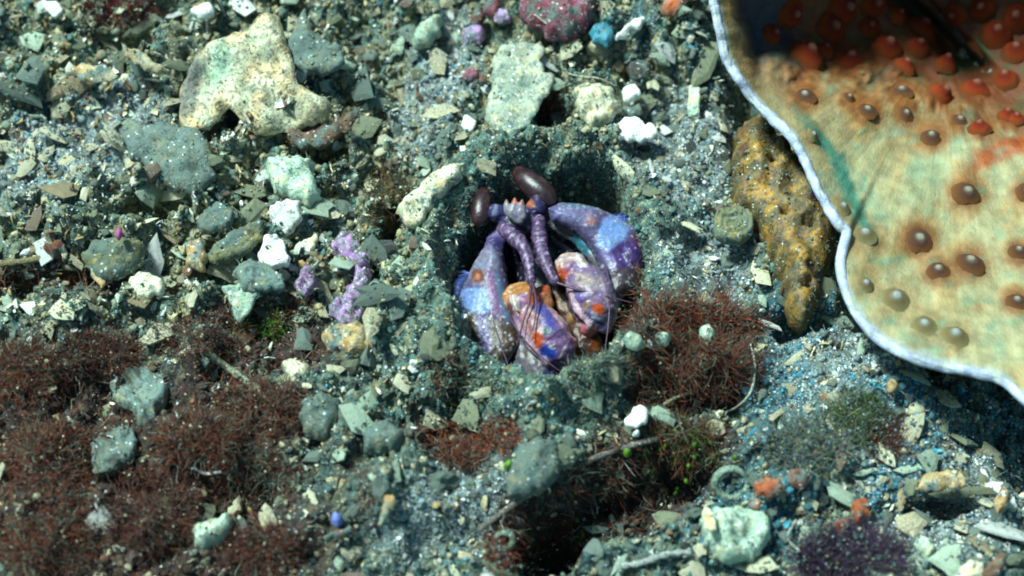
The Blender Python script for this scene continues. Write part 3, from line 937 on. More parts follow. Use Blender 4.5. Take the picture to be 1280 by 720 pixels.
def shrimp():
    base = Vector(P(np.array(680.0), np.array(345.0), np.array(-0.35)))
    root = empty('mantis_shrimp', base)
    tag(root, 'purple and blue mantis shrimp with dark stalked eyes peering from its burrow', 'shrimp')
    B = np.array(base)
    comps = []           # (V, F, colour function)
    def tube(rows, n, colfn, nseg=20, flat=1.0):
        s = spline(rows, n)
        pts = P(s[:, 0], s[:, 1], ws(s[:, 1]) + s[:, 2])
        t = np.linspace(0, 1, n)
        V, F = tube_np(pts, s[:, 3] / PPU, nseg, flat)
        comps.append((V, F, colfn))
    def blob(cx, cy, w, rx, ry, rw, ang, colfn):
        V, F = ico(3)
        c, s = math.cos(math.radians(ang)), math.sin(math.radians(ang))
        a = V[:, 0] * rx; b = V[:, 1] * ry
        X = cx + a * c - b * s; Y = cy + a * s + b * c
        comps.append((P(X, Y, ws(cy) + w + V[:, 2] * rw), [tuple(f) for f in F], colfn))
    dk = srgb(34, 28, 62); brown = srgb(96, 56, 26)
    def flat_(c, spots=()): return lambda x, y: paint(x, y, c, spots)
    # trunk and carapace deep in the burrow
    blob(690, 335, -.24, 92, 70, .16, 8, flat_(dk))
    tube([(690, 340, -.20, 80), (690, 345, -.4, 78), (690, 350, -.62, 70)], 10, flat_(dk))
    # head between the eyes, eye stalks
    blob(652, 282, -.03, 36, 22, .06, 4, flat_(srgb(46, 36, 74), [(652, 296, 26, 10, 0, srgb(30, 24, 56), .8, .4)]))
    tube([(634, 272, -.01, 12), (622, 266, .015, 11), (604, 266, .03, 11)], 10, flat_(srgb(84, 80, 136), [(618, 266, 3, 14, 8, srgb(190, 190, 220), .8, .5)]))
    tube([(664, 270, -.01, 12), (672, 257, .02, 12), (676, 243, .03, 11)], 10, flat_(srgb(66, 60, 112), [(662, 254, 7, 5, 30, srgb(214, 130, 90), .9, .4)]))
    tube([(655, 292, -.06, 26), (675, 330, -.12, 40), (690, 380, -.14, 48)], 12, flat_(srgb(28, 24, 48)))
    # arms of the antennal scales
    tube([(634, 284, -.03, 12), (622, 298, -.02, 11), (616, 318, -.01, 12), (620, 350, -.02, 10), (634, 392, -.01, 9), (648, 428, .0, 7)], 26,
         flat_(srgb(140, 116, 176), [(618, 305, 10, 10, 0, srgb(74, 66, 136), .9, .4), (622, 348, 9, 16, 0, srgb(96, 160, 190), .8, .4), (640, 405, 10, 18, -25, srgb(150, 112, 150), .8, .4)] + dots(5, 14, lambda r: (r.uniform(612, 645), r.uniform(320, 420)), (1, 2))))
    tube([(676, 272, -.03, 10), (700, 282, -.03, 10), (728, 300, -.03, 11), (750, 330, -.03, 11), (762, 368, -.02, 9), (764, 404, -.01, 7)], 26,
         flat_(srgb(124, 120, 128), [(728, 305, 16, 12, 40, srgb(74, 150, 172), .9, .4), (756, 345, 9, 24, -12, srgb(140, 138, 118), .8, .4), (763, 398, 9, 16, 0, srgb(60, 130, 120), .7, .4)]))
    # left striking limb: knuckle, then the long folded segment
    L1 = [(650, 362, 24, 5, -14, srgb(226, 150, 84), .9, .35), (641, 378, 2.4, 11, -24, srgb(250, 236, 224), .95, .3), (650, 371, 9, 2.2, -28, srgb(250, 232, 226), .9, .3),
          (668, 374, 9, 9, 0, srgb(232, 108, 54), .85, .5), (652, 376, 8, 9, 20, srgb(150, 90, 170), .6, .5), (638, 390, 5, 11, -8, srgb(96, 56, 52), .8, .5)]
    L1 += [(632, 376, 2, 16, 6, srgb(236, 170, 110), .85, .4), (660, 392, 2.2, 14, -48, srgb(210, 176, 196), .8, .4)]
    blob(655, 382, .035, 25, 24, .055, 0, flat_(srgb(206, 140, 128), L1))
    L2 = [(664, 404, 12, 26, -20, srgb(206, 146, 138), .8, .6), (682, 398, 9, 22, -35, srgb(92, 92, 178), .85, .5), (700, 402, 2.0, 34, -38, srgb(226, 186, 190), .8, .4), (703, 424, 11, 13, 0, srgb(150, 116, 176), .7, .5),
          (672, 425, 7.5, 11, -4, srgb(228, 96, 36), .95, .3), (683, 414, 5, 6, 0, srgb(60, 120, 110), .8, .5), (686, 440, 11, 8, 20, srgb(36, 84, 214), .9, .4),
          (690, 434, 4, 2.5, 40, srgb(236, 242, 250), .95, .3), (682, 446, 3, 2, 0, srgb(220, 236, 250), .9, .3), (698, 452, 12, 10, 0, srgb(60, 52, 110), .6, .5)]
    L2 += [(667, 392, 15, 1.6, 28, srgb(236, 196, 176), .9, .3), (705, 437, 1.5, 14, 30, srgb(230, 200, 210), .85, .3), (664, 436, 1.4, 16, -40, srgb(226, 196, 206), .8, .3), (688, 422, 1.6, 20, 52, srgb(70, 48, 90), .8, .5), (676, 444, 2, 18, -40, srgb(70, 50, 80), .7, .5), (661, 416, 1.6, 26, -18, srgb(226, 190, 190), .7, .5)]
    tube([(655, 384, .02, 18), (664, 398, .04, 24), (680, 415, .05, 29), (695, 433, .05, 25), (705, 449, .035, 15), (709, 462, .02, 6)], 26, flat_(srgb(150, 108, 156), L2))
    tube([(679, 362, .02, 9), (682, 372, .035, 9), (686, 386, .03, 7)], 8, flat_(srgb(190, 120, 80), [(678, 362, 6, 8, 0, srgb(216, 96, 60), .8, .5)]))
    tube([(700, 424, .05, 11), (712, 427, .055, 9), (721, 430, .05, 4)], 8, flat_(srgb(226, 138, 146)))
    # right striking limb
    R1 = [(708, 323, 20, 4, -16, srgb(226, 196, 196), .9, .4), (705, 344, 11, 9, -24, srgb(236, 104, 56), .95, .4), (728, 327, 3, 8, -40, srgb(252, 240, 232), .95, .3), (716, 332, 12, 6, -20, srgb(170, 130, 190), .7, .5)]
    blob(712, 338, .02, 23, 19, .05, -10, flat_(srgb(214, 166, 146), R1))
    R2 = [(735, 352, 18, 10, 10, srgb(186, 166, 168), .85, .5), (728, 352, 5, 5, 0, srgb(120, 70, 70), .7, .5), (729, 385, 10, 26, -24, srgb(120, 96, 176), .7, .5), (748, 386, 8, 7, 30, srgb(232, 100, 44), .95, .35),  # the grey patch near the upper end is a painted highlight
          (733, 382, 5, 8, 30, srgb(190, 150, 100), .7, .5), (743, 396, 4, 8, -35, srgb(236, 240, 250), .95, .3), (752, 400, 3, 3, 0, srgb(220, 230, 250), .9, .3), (744, 404, 14, 6, 20, srgb(38, 56, 140), .9, .4)]
    R2 += [(728, 346, 16, 1.6, 24, srgb(240, 206, 186), .9, .3), (738, 402, 13, 1.5, 24, srgb(226, 206, 216), .85, .3), (716, 372, 1.8, 24, -22, srgb(222, 190, 206), .75, .5), (756, 366, 1.8, 24, -14, srgb(214, 190, 196), .75, .5), (736, 372, 1.6, 16, 60, srgb(84, 60, 110), .7, .5)]
    tube([(724, 340, .02, 17), (732, 356, .04, 26), (741, 373, .045, 29), (749, 390, .04, 25), (755, 404, .03, 14), (759, 416, .02, 6)], 26, flat_(srgb(160, 132, 172), R2))
    tube([(742, 404, .03, 9), (734, 410, .035, 9), (727, 414, .03, 4)], 8, flat_(srgb(224, 132, 142)))
    keel = lambda c: (lambda x, y: paint(x, y, c, [(700, 400, 1, 1, 0, c, .1, .4)]))
    tube([(632, 386, .045, 2.6), (631, 370, .06, 3.4), (640, 359, .07, 3.6), (655, 355, .065, 3.6), (669, 361, .05, 3.0)], 26, keel(srgb(240, 170, 104)), 10)
    tube([(640, 370, .088, 2.2), (644, 380, .094, 3.0), (648, 390, .09, 2.2)], 10, keel(srgb(255, 240, 226)), 10)
    tube([(682, 384, .06, 2.6), (697, 396, .075, 3.4), (708, 412, .075, 3.4), (714, 428, .06, 2.8)], 20, keel(srgb(236, 190, 186)), 10)
    tube([(646, 396, .06, 2.6), (652, 416, .07, 3.2), (666, 438, .075, 3.2), (684, 456, .065, 2.6)], 20, keel(srgb(214, 176, 196)), 10)
    tube([(690, 342, .035, 2.6), (697, 327, .05, 3.4), (711, 319, .055, 3.6), (726, 322, .045, 3.0), (734, 332, .04, 2.4)], 24, keel(srgb(236, 198, 190)), 10)
    tube([(722, 320, .07, 2.2), (728, 328, .075, 3.0), (732, 336, .07, 2.2)], 10, keel(srgb(255, 244, 234)), 10)
    tube([(712, 354, .05, 2.6), (715, 374, .07, 3.2), (725, 394, .07, 3.2), (738, 408, .06, 2.6)], 20, keel(srgb(228, 190, 204)), 10)
    tube([(748, 342, .05, 2.4), (761, 360, .06, 3.0), (768, 380, .06, 3.0), (768, 400, .045, 2.4)], 20, keel(srgb(206, 190, 180)), 10)
    # mouth parts between the limbs
    tube([(694, 366, -.01, 10), (708, 388, -.01, 15), (722, 408, -.02, 18), (730, 432, -.03, 24), (730, 462, -.05, 24)], 18,
         flat_(brown, [(700, 378, 8, 10, -40, srgb(140, 96, 50), .8, .5), (735, 444, 20, 20, 0, srgb(60, 30, 14), .7, .5), (718, 440, 7, 9, 0, srgb(180, 100, 30), .8, .5), (745, 432, 8, 8, 0, srgb(160, 84, 24), .7, .5), (712, 398, 4, 5, 0, srgb(200, 150, 80), .8, .5)]))
    # lower limbs that reach the sill
    tube([(648, 420, .0, 14), (662, 446, .01, 20), (676, 468, .01, 20), (688, 494, -.01, 16)], 16, flat_(srgb(126, 120, 130), [(690, 478, 14, 22, -20, srgb(54, 44, 100), .9, .5), (660, 440, 8, 10, 0, srgb(150, 140, 130), .6, .5)]))
    tube([(706, 446, .01, 10), (711, 466, .0, 9), (712, 488, -.02, 8)], 10, flat_(srgb(34, 60, 92)))
    blob(628, 470, -.015, 30, 17, .045, -10, flat_(srgb(84, 110, 190), [(640, 474, 14, 10, 0, srgb(46, 40, 60), .7, .5)] + dots(11, 34, lambda r: (r.uniform(602, 656), r.uniform(456, 486)), (1.2, 3.0))))
    # one continuous skin over everything
    off = 0; AV, AF = [], []
    kd = kdtree.KDTree(sum(len(c[0]) for c in comps)); own = []
    for ci, (V, F, fn) in enumerate(comps):
        AV.append(V - B); AF += [tuple(i + off for i in dict.fromkeys(f)) for f in F]
        for k, v in enumerate(V - B): kd.insert(Vector(v), off + k); own.append(ci)
        off += len(V)
    kd.balance()
    me = bpy.data.meshes.new('body_raw')
    me.from_pydata(np.concatenate(AV).tolist(), [], AF)
    tmp = bpy.data.objects.new('body_raw', me); COL.objects.link(tmp)
    md = tmp.modifiers.new('r', 'REMESH'); md.mode = 'VOXEL'; md.voxel_size = 0.0052; md.use_smooth_shade = True
    sm = tmp.modifiers.new('s', 'SMOOTH'); sm.iterations = 3; sm.factor = 0.5
    dg = bpy.context.evaluated_depsgraph_get()
    body_me = bpy.data.meshes.new_from_object(tmp.evaluated_get(dg))
    bpy.data.objects.remove(tmp)
    body_me.name = 'body'
    n = len(body_me.vertices)
    co = np.zeros(n * 3); body_me.vertices.foreach_get('co', co); co = co.reshape(-1, 3)
    nn = np.zeros(n * 3); body_me.vertices.foreach_get('normal', nn); nn = nn.reshape(-1, 3)
    co = co + nn * (.0035 * fbm(co[:, 0] * 38 + co[:, 2] * 20, co[:, 1] * 38 + co[:, 2] * 25, 450, 3) + .0035 * np.abs(fbm(co[:, 0] * 16, co[:, 1] * 16 + co[:, 2] * 12, 455, 2)))[:, None]
    body_me.vertices.foreach_set('co', co.ravel())
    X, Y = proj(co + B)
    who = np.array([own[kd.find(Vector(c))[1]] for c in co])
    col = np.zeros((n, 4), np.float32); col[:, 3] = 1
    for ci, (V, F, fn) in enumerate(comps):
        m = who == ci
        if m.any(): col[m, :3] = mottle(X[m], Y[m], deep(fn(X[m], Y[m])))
    for a in list(body_me.attributes):
        if a.name == 'Col': body_me.attributes.remove(a)
    a = body_me.attributes.new('Col', 'FLOAT_COLOR', 'POINT'); a.data.foreach_set('color', col.ravel())
    body_me.materials.clear()
    link('body', body_me, M_SHRIMP, root)
    # eyes
    eye_c = srgb(38, 22, 25)
    def eye(rows):
        s = spline(rows, 16); t = np.linspace(-1, 1, 16)
        pts = P(s[:, 0], s[:, 1], ws(s[:, 1]) + s[:, 2])
        r = s[:, 3] / PPU * np.sqrt(np.clip(1 - np.abs(t) ** 3.2, 0.0, 1)) + 0.0012
        V, F = tube_np(pts, r, 20, 0.85)
        ex, ey = proj(V)
        c = lerp(np.broadcast_to(eye_c, (len(V), 3)), srgb(66, 42, 42), sstep(0.0, 0.6, fbm(ex / 4, ey / 4, 480, 2)))
        link('eye', poly_mesh('eye', V - B, F, c), M_EYE, root)
    eye([(605, 234, .02, 10), (602, 258, .035, 12.5), (599, 284, .03, 12)])
    eye([(643, 210, .01, 10), (664, 230, .03, 15), (694, 254, .03, 17)])
    # rostral plate: a pale little crown
    crown = [(629, 256), (633, 248), (638, 256), (643, 246), (648, 254), (653, 248), (657, 258), (659, 270), (653, 282), (645, 280), (636, 273), (630, 266)]
    slab('rostral_plate', crown, M_SHRIMP, dome=.012, bevel=9, thick=.012, parent=root, amp=0.3, step=2.0, rough=.004, rscale=60, seed=31,
         wfn=lambda x, y: ws(265) + .055 + 0 * x, colfn=lambda x, y, t: deep(1.2 * paint(x, y, srgb(170, 160, 170), [(644, 268, 6, 7, 0, srgb(140, 134, 160), .7, .5), (645, 250, 12, 4, 0, srgb(226, 120, 90), .8, .5)])))
    # antennal scales with their fringes
    ls = [(616, 298), (601, 314), (586, 341), (574, 369), (569, 396), (569, 427), (577, 452), (596, 470), (616, 467), (636, 452), (652, 430), (648, 404), (641, 384), (636, 362), (633, 341), (629, 317)]
    lsp = [(612, 306, 14, 10, 0, srgb(74, 66, 140), .85, .5), (602, 330, 20, 26, 0, srgb(170, 174, 200), .8, .5), (598, 345, 8, 9, 0, srgb(150, 92, 76), .95, .4), (597, 346, 4, 4, 0, srgb(214, 150, 112), .8, .4),
           (590, 377, 34, 17, -6, srgb(150, 186, 250), .95, .15), (617, 366, 8, 34, -10, srgb(150, 112, 160), .9, .5), (628, 372, 4, 34, -14, srgb(110, 150, 176), .8, .5)]
    ldots = dots(21, 44, lambda r: (r.uniform(570, 642), r.uniform(392, 468)), (0.9, 1.9)) + dots(22, 14, lambda r: (r.uniform(569, 578), r.uniform(360, 440)), (0.9, 1.7)) + dots(23, 12, lambda r: (r.uniform(600, 628), r.uniform(310, 385)), (.9, 1.6), srgb(206, 170, 200))
    def lcol(x, y, t):
        c = paint(x, y, srgb(108, 98, 136), lsp)
        low = sstep(389, 396, y + 9 * fbm(x / 6, y / 4, 470, 3) - .25 * (x - 600))
        b = paint(x, y, srgb(92, 72, 56), [(606, 425, 8, 48, -6, srgb(92, 74, 150), .9, .5), (577, 430, 6, 40, 4, srgb(84, 84, 150), .7, .5), (612, 462, 30, 10, -10, srgb(90, 110, 180), .8, .5)])
        c = lerp(c, b, low)
        c = lerp(c, srgb(206, 204, 226), .75 * sstep(.16, .03, t) * sstep(-.15, .25, fbm(x / 4, y / 4, 474, 2)))
        return paint_over(x, y, c, ldots)
    def paint_over(x, y, c, spots):
        for (cx, cy, rx, ry, ang, col_, st, soft) in spots:
            c = lerp(c, np.asarray(col_, float), st * sstep(1 + soft, 1 - soft, gauss(x, y, cx, cy, rx, ry)))
        return c
    lsc = slab('antennal_scale', ls, M_SHRIMP, dome=.06, bevel=30, thick=.03, parent=root, amp=0.6, step=1.9, rough=.004, rscale=30, seed=33,
               wfn=lambda x, y: ws(y) - .005 + (x - 600) * .0006, colfn=lambda x, y, t: mottle(x, y, deep(lcol(x, y, t))))
    rs = [(684, 260), (698, 253), (722, 254), (749, 260), (771, 271), (796, 285), (808, 302), (807, 324), (801, 342), (798, 362), (780, 370), (771, 392), (760, 394), (755, 360), (749, 336), (741, 318), (731, 303), (718, 291), (702, 283), (689, 277)]
    rsp = [(692, 268, 12, 9, 0, srgb(80, 76, 146), .85, .5), (735, 274, 10, 8, 20, srgb(170, 110, 88), .9, .4), (735, 273, 4.5, 3.5, 20, srgb(226, 160, 128), .9, .4), (716, 266, 26, 14, 8, srgb(160, 158, 204), .7, .6), (722, 257, 30, 3, 5, srgb(110, 150, 170), .8, .5),
           (766, 288, 17, 30, 32, srgb(150, 186, 250), .95, .2), (786, 322, 24, 20, 20, srgb(84, 58, 130), .95, .3), (797, 300, 6, 12, -20, srgb(120, 62, 96), .85, .5), (779, 352, 18, 18, 0, srgb(92, 74, 86), .95, .3), (760, 320, 6, 14, -30, srgb(150, 140, 210), .7, .5)]
    rdots = dots(24, 26, lambda r: (r.uniform(745, 802), r.uniform(300, 365)), (0.8, 1.6)) + dots(25, 22, lambda r: (lambda x: (x, 257 + max(0, x - 740) * .55 + r.uniform(0, 6)))(r.uniform(700, 798)), (.8, 1.6), srgb(206, 200, 224))
    rsc = slab('antennal_scale', rs, M_SHRIMP, dome=.055, bevel=22, thick=.03, parent=root, amp=0.6, step=1.9, rough=.004, rscale=30, seed=35,
               wfn=lambda x, y: ws(y) - .01 - (x - 745) * .0004, colfn=lambda x, y, t: mottle(x, y, deep(paint_over(x, y, lerp(paint(x, y, srgb(108, 98, 140), rsp), srgb(206, 204, 226), .75 * sstep(.2, .03, t) * sstep(-.15, .25, fbm(x / 4, y / 4, 476, 2))), rdots))))
    mem = [(586, 341), (572, 347), (561, 362), (556, 392), (558, 425), (566, 452), (584, 474), (600, 476), (596, 440), (588, 400), (586, 365)]
    slab('fringe_membrane', mem, M_SHRIMP, dome=.02, bevel=14, thick=.012, parent=root, amp=2.2, step=2.4, rough=.01, rscale=30, seed=37, wfn=lambda x, y: ws(y) - .03,
         colfn=lambda x, y, t: deep(paint(x, y, srgb(64, 84, 150), [(562, 400, 5, 50, 0, srgb(100, 122, 190), .7, .5)])))
    mem = [(760, 268), (780, 264), (800, 274), (812, 296), (812, 330), (800, 350), (792, 330), (790, 300)]
    slab('fringe_membrane', mem, M_SHRIMP, dome=.02, bevel=12, thick=.012, parent=root, amp=2.2, step=2.4, rough=.01, rscale=30, seed=38, wfn=lambda x, y: ws(y) - .06,
         colfn=lambda x, y, t: deep(paint(x, y, srgb(44, 48, 84), [])))
    def fringe(edge, outward, par, n, seed):
        rg = np.random.default_rng(seed)
        e = spline([list(p) for p in edge], n); i = np.arange(n)
        wv = ws(e[:, 1]) - .035
        p0 = P(e[:, 0], e[:, 1], wv)
        dd = P(e[:, 0] + outward[0] + rg.normal(0, 5, n), e[:, 1] + outward[1] + rg.normal(0, 5, n), wv + rg.normal(0, .01, n)) - p0
        c = lerp(np.broadcast_to(srgb(60, 84, 160), (n, 3)), srgb(110, 130, 200), rg.uniform(0, 1, n))
        me = strands('fringe', p0 - B - np.array(par.location), dd, rg.uniform(.012, .03, n), np.full(n, .0016), c, 3, .15, seed)
        link('fringe', me, M_HAIR, par)
    fringe([(586, 341), (574, 369), (569, 396), (569, 427), (577, 452), (592, 468)], (-16, 4), lsc, 420, 50)
    fringe([(771, 271), (793, 287), (803, 302), (801, 322), (795, 340)], (14, -6), rsc, 240, 51)
    # antennules: knobbly stalks ending in whips
    def antennule(rows, seed, whips):
        s = spline(rows, 40)
        k = np.arange(40)
        joint = 1 + 0.08 * np.sin(k * 0.5 + seed) + 0.06 * np.sin(k * 1.9) + .05 * np.sin(k * 4.1)
        pts = P(s[:, 0], s[:, 1], ws(s[:, 1]) + s[:, 2])
        V, F = tube_np(pts, s[:, 3] / PPU * joint, 14)
        x, y = proj(V)
        c = lerp(np.broadcast_to(srgb(90, 66, 100), (len(V), 3)), srgb(160, 128, 172), sstep(0.0, 0.45, fbm(x / 4.5, y / 4.5, 490 + seed, 2)))
        c = deep(c) * 1.1
        c = lerp(c, srgb(176, 150, 190), 0.7 * sstep(0.42, 0.6, fbm(x / 3.5, y / 3.5, 495 + seed, 2)))
        o = link('antennule', poly_mesh('antennule', V - B, F, c), M_SHRIMP, root)
        for wr in whips:
            s2 = spline(wr, 30)
            q = P(s2[:, 0], s2[:, 1], ws(s2[:, 1]) + s2[:, 2])
            V, F = tube_np(q, np.linspace(wr[0][3] * .6, wr[-1][3] * .6, 30) / PPU * (1 + .12 * np.sin(np.arange(30) * 2.9)), 6)
            link('whip', poly_mesh('whip', V - B, F, np.broadcast_to(srgb(70, 44, 64), (len(V), 3))), M_SHRIMP, o)
    antennule([(628, 284, .04, 8), (638, 293, .06, 10), (650, 304, .07, 9.5), (658, 318, .08, 8), (662, 336, .085, 7), (664, 353, .09, 5.5)], 1,
              [[(664, 352, .09, 3.2, ), (662, 375, .115, 2.4), (654, 402, .11, 2.0), (646, 432, .09, 1.2)], [(665, 352, .09, 3.0), (670, 376, .12, 2.2), (668, 404, .12, 1.6), (662, 420, .12, 1)]])
    antennule([(673, 274, .04, 8), (674, 294, .06, 9.5), (677, 312, .07, 8.5), (684, 334, .08, 7.5), (694, 353, .085, 5.5)], 2,
              [[(695, 353, .085, 3.0), (722, 362, .10, 2.2), (756, 370, .10, 1.8), (792, 379, .09, 1.2)]])
    for wr in ([(757, 328, .02, 2.2), (762, 360, .07, 1.9), (761, 400, .085, 1.6), (754, 454, .06, 1.1)], [(636, 396, .05, 2.2), (656, 425, .09, 1.9), (684, 452, .10, 1.6), (712, 472, .08, 1.0)], [(612, 386, .06, 1.6), (624, 425, .07, 1.4), (640, 470, .06, 1.0)]):
        s2 = spline(wr, 26)
        q = P(s2[:, 0], s2[:, 1], ws(s2[:, 1]) + s2[:, 2])
        V, F = tube_np(q, s2[:, 3] * .6 / PPU, 6)
        link('antenna', poly_mesh('antenna', V - B, F, np.broadcast_to(srgb(70, 52, 70), (len(V), 3))), M_SHRIMP, root)
M_EYE = vcol_mat('eye_cornea', rough=0.3, spec=0.5, nscale=200, var=0.35, bscale=260, bstr=0.3, bdist=0.003)
shrimp()
# ------------------------------------------------------------------ single things lying on the floor
OCC = []
REF = []
SOLID = []
def short(label):
    out = []
    for w_ in label.split():
        if w_ in ('with', 'beside', 'below', 'next', 'on', 'in', 'near', 'leaning', 'tucked', 'lying', 'standing', 'above', 'under', 'touching', 'between', 'right', 'left', 'by', 'at', 'pointing', 'slanting', 'overhanging', 'propped', 'sunk', 'bridging', 'edging', 'against', 'opening', 'running', 'crossing', 'around', 'hanging', 'crowning', 'topmost', 'from'): break
        out.append(w_.rstrip(','))
    return ' '.join(out)
def piece(name, outline, mat, label, cat, group=None, **kw):
    OCC.append(np.asarray(outline, float))
    kw.setdefault('seed', len(OCC) * 13 + 2)
    size = np.ptp(OCC[-1], 0).max()
    if cat in ('shell', 'flake', 'chip'):
        kw['dome'] = kw.get('dome', .02) * .6; kw['bevel'] = min(kw.get('bevel', 9), max(3.5, size * .055)); kw['rough'] = max(kw.get('rough', .006) * .7, .008 + size * .00006)
        kw['rscale'] = 11; kw['lift'] = kw.get('lift', .012) + .006
    elif cat not in ('bead', 'alga'):
        kw['rough'] = max(kw.get('rough', .006), .015); kw['dome'] = kw.get('dome', .02) * .85
    if cat not in ('bead', 'alga'): kw['amp'] = kw.get('amp', 2.0) + min(2.5, size * .03); kw['step'] = kw.get('step', max(2.4, size / 28))
    REF.append((OCC[-1].mean(0), short(label)))
    o = slab(name, outline, MATS[mat] if isinstance(mat, str) else mat, **kw)
    SOLID.append((o, cat))
    return tag(o, label, cat, group)

def oyster(x, y, t):
    c = lerp(np.broadcast_to(srgb(190, 186, 156), (len(x), 3)), srgb(156, 162, 136), sstep(-.1, .5, fbm(x / 30, y / 30, 900, 3)))
    c = lerp(c, srgb(194, 168, 122), .8 * sstep(-.1, .5, fbm(x / 26, y / 26, 906, 3) + .5 * (1 - t)))
    c = lerp(c, srgb(92, 96, 92), .9 * sstep(1.25, .6, gauss(x, y, 240, 105, 14, 42, 22) + .3 * fbm(x / 10, y / 10, 908, 2)))
    c = lerp(c, srgb(150, 190, 164), .7 * sstep(1.3, .5, gauss(x, y, 276, 88, 16, 26, 20) + .3 * fbm(x / 10, y / 10, 910, 2)))
    c = lerp(c, srgb(120, 124, 100), .7 * sstep(1.3, .5, gauss(x, y, 372, 136, 40, 16, 6) + .3 * fbm(x / 10, y / 10, 912, 2)))
    return lerp(c, srgb(70, 66, 52), .8 * sstep(.35, .7, fbm(x / 7, y / 7, 914, 3)))
piece('oyster_shell', [(222,157),(225,110),(243,77),(267,60),(310,50),(333,30),(350,37),(355,50),(366,80),(372,108),(390,118),(415,126),(412,146),(360,160),(327,162),(307,157),(296,134),(284,130),(272,143),(260,157),(250,150),(243,161),(230,160)],
      vcol_mat('oyster_shell', rough=.7, spec=.3, nscale=40, var=.3, bscale=70, bstr=.6, bdist=.012, specks=.02), 'large broken tan oyster shell with a notched lower edge', 'shell', colfn=oyster, dome=.03, bevel=42, thick=.016, lift=.075, tilt=(.05, .25), rough=.05, rscale=9, amp=0, ribs=.005)
piece('shell_shard', [(357,53),(370,34),(380,18),(390,33),(397,50),(427,60),(431,74),(423,82),(387,86),(367,82)], 'grey', 'jagged grey-white shell shard leaning on the large tan oyster shell', 'shell', dome=.02, bevel=15, thick=.02, lift=.07, tilt=(.1,.3), rough=.02)
piece('clam_valve', [(352,160),(387,166),(427,152),(450,130),(452,140),(434,167),(402,184),(372,184)], 'brown', 'dark brown clam valve with a pale rim tucked under the tan oyster shell', 'shell', dome=.03, bevel=18, thick=.025, lift=.07, tilt=(.15,-.2), rough=.012, ribs=.002)
piece('pale_stone', [(330,203),(352,196),(390,203),(397,230),(402,248),(387,258),(367,250),(343,240),(335,222)], 'mint', 'lumpy pale green-white stone with an ochre corner', 'stone', dome=.06, bevel=20, thick=.03, lift=.03, rough=.03)
piece('white_shell', [(335,260),(353,253),(377,255),(376,273),(363,290),(352,296),(340,285)], 'white', 'white shell piece with a dark cleft below the pale green-white stone', 'shell', dome=.025, bevel=12, lift=.05, thick=.025, rough=.02, tilt=(.1,.2))
piece('white_shell', [(330,297),(347,295),(363,320),(360,328),(340,335),(322,331),(325,315)], 'white', 'wedge-shaped white shell piece beside the oval clam shell', 'shell', dome=.03, bevel=12, lift=.04, thick=.025, rough=.02, tilt=(-.1,.2))
piece('white_shell', [(363,316),(380,300),(396,291),(393,312),(374,319)], 'cream', 'small pointed cream shell piece next to the white wedge', 'shell', dome=.02, bevel=8, lift=.03, rough=.012)
piece('clam_shell', [(258,320),(273,303),(300,290),(333,282),(331,297),(313,314),(290,325),(270,328)], 'olive', 'oval olive-grey clam shell with an ochre stripe and thin edge', 'shell', dome=.04, bevel=16, lift=.05, thick=.02, rough=.008, tilt=(.15,.15), ribs=.003)
piece('clam_shell', [(245,282),(255,266),(273,253),(291,262),(292,280),(277,290),(257,292)], 'grey', 'small rounded grey clam shell with a white rim beside a dark hole', 'shell', dome=.03, bevel=14, lift=.05, thick=.015, rough=.012, ribs=.002)
piece('ringed_shell', [(288,345),(307,332),(333,332),(353,346),(357,360),(333,365),(305,362)], 'grey', 'round grey shell with growth rings below the oval clam shell', 'shell', dome=.035, bevel=18, lift=.04, ribs=.004)
piece('shell_shard', [(278,360),(300,357),(325,366),(311,388),(297,398)], 'mint', 'triangular pale mint shell shard pointing down into the brown turf', 'shell', dome=.012, bevel=9, lift=.05, tilt=(0,.3))
piece('shell_splinter', [(497,258),(520,240),(553,214),(582,209),(577,225),(548,250),(534,262),(518,284),(503,276)], 'cream', 'long cream bone-like shell splinter beside the burrow', 'shell', dome=.045, bevel=12, lift=.06, thick=.03, rough=.02, tilt=(.1,.15))
piece('flat_shell', [(624,54),(651,49),(677,49),(683,59),(674,75),(680,89),(693,95),(687,115),(677,128),(674,140),(660,161),(634,174),(618,164),(606,151),(608,125),(614,112),(613,85),(618,62)],
      rock_mat('silted_flat_shell', W(160,165,145), W(135,148,132), W(185,180,140), dust=.3, rough=.8), 'flat grey-green irregular shell plate standing above the burrow', 'shell', dome=.018, bevel=16, thick=.02, lift=.07, tilt=(.1,-.1), rough=.03, rscale=9)
piece('crusted_rock', [(650,-25),(742,-25),(747,14),(735,33),(716,46),(693,50),(664,32),(651,20)], 'pink', 'dark pink coralline-crusted rock above the flat grey-green shell', 'rock', dome=.08, bevel=30, thick=.06, lift=.03, rough=.03)
piece('smooth_pebble', [(513,48),(527,28),(552,19),(552,42),(534,61),(516,58)], 'mint', 'smooth pale mint-green pebble near lilac-crusted stones', 'pebble', dome=.045, bevel=16, lift=.03, thick=.03, rough=.005)
for (x, y, r, m, lab) in [(616,8,13,'pink','rose-pink crusted knob next to the dark pink rock'), (627,21,11,'lilac','bright lilac crusted knob touching the rose-pink knob'), (593,44,14,'lilac','lumpy lilac-pink crusted knob beside the mint pebble'), (597,22,11,'rust','rust-red knob between the lilac crusts'),
                          (588,92,10,'pink','small round crimson nodule beside the flat grey-green shell'), (603,99,6,'rust','tiny red nodule next to the crimson nodule'), (841,7,15,'orange','bright orange sponge knob next to the coral edge'), (752,42,16,'teal','blue-teal glassy lump under the dark pink rock')]:
    piece('crusted_nodule', ellipse(x, y, r, r * .9, 0, 10, .18, int(x)), m, lab, 'nodule', dome=r/PPU*1.1, bevel=r, lift=.025, thick=.03, rough=.02, rscale=30, step=2.6)
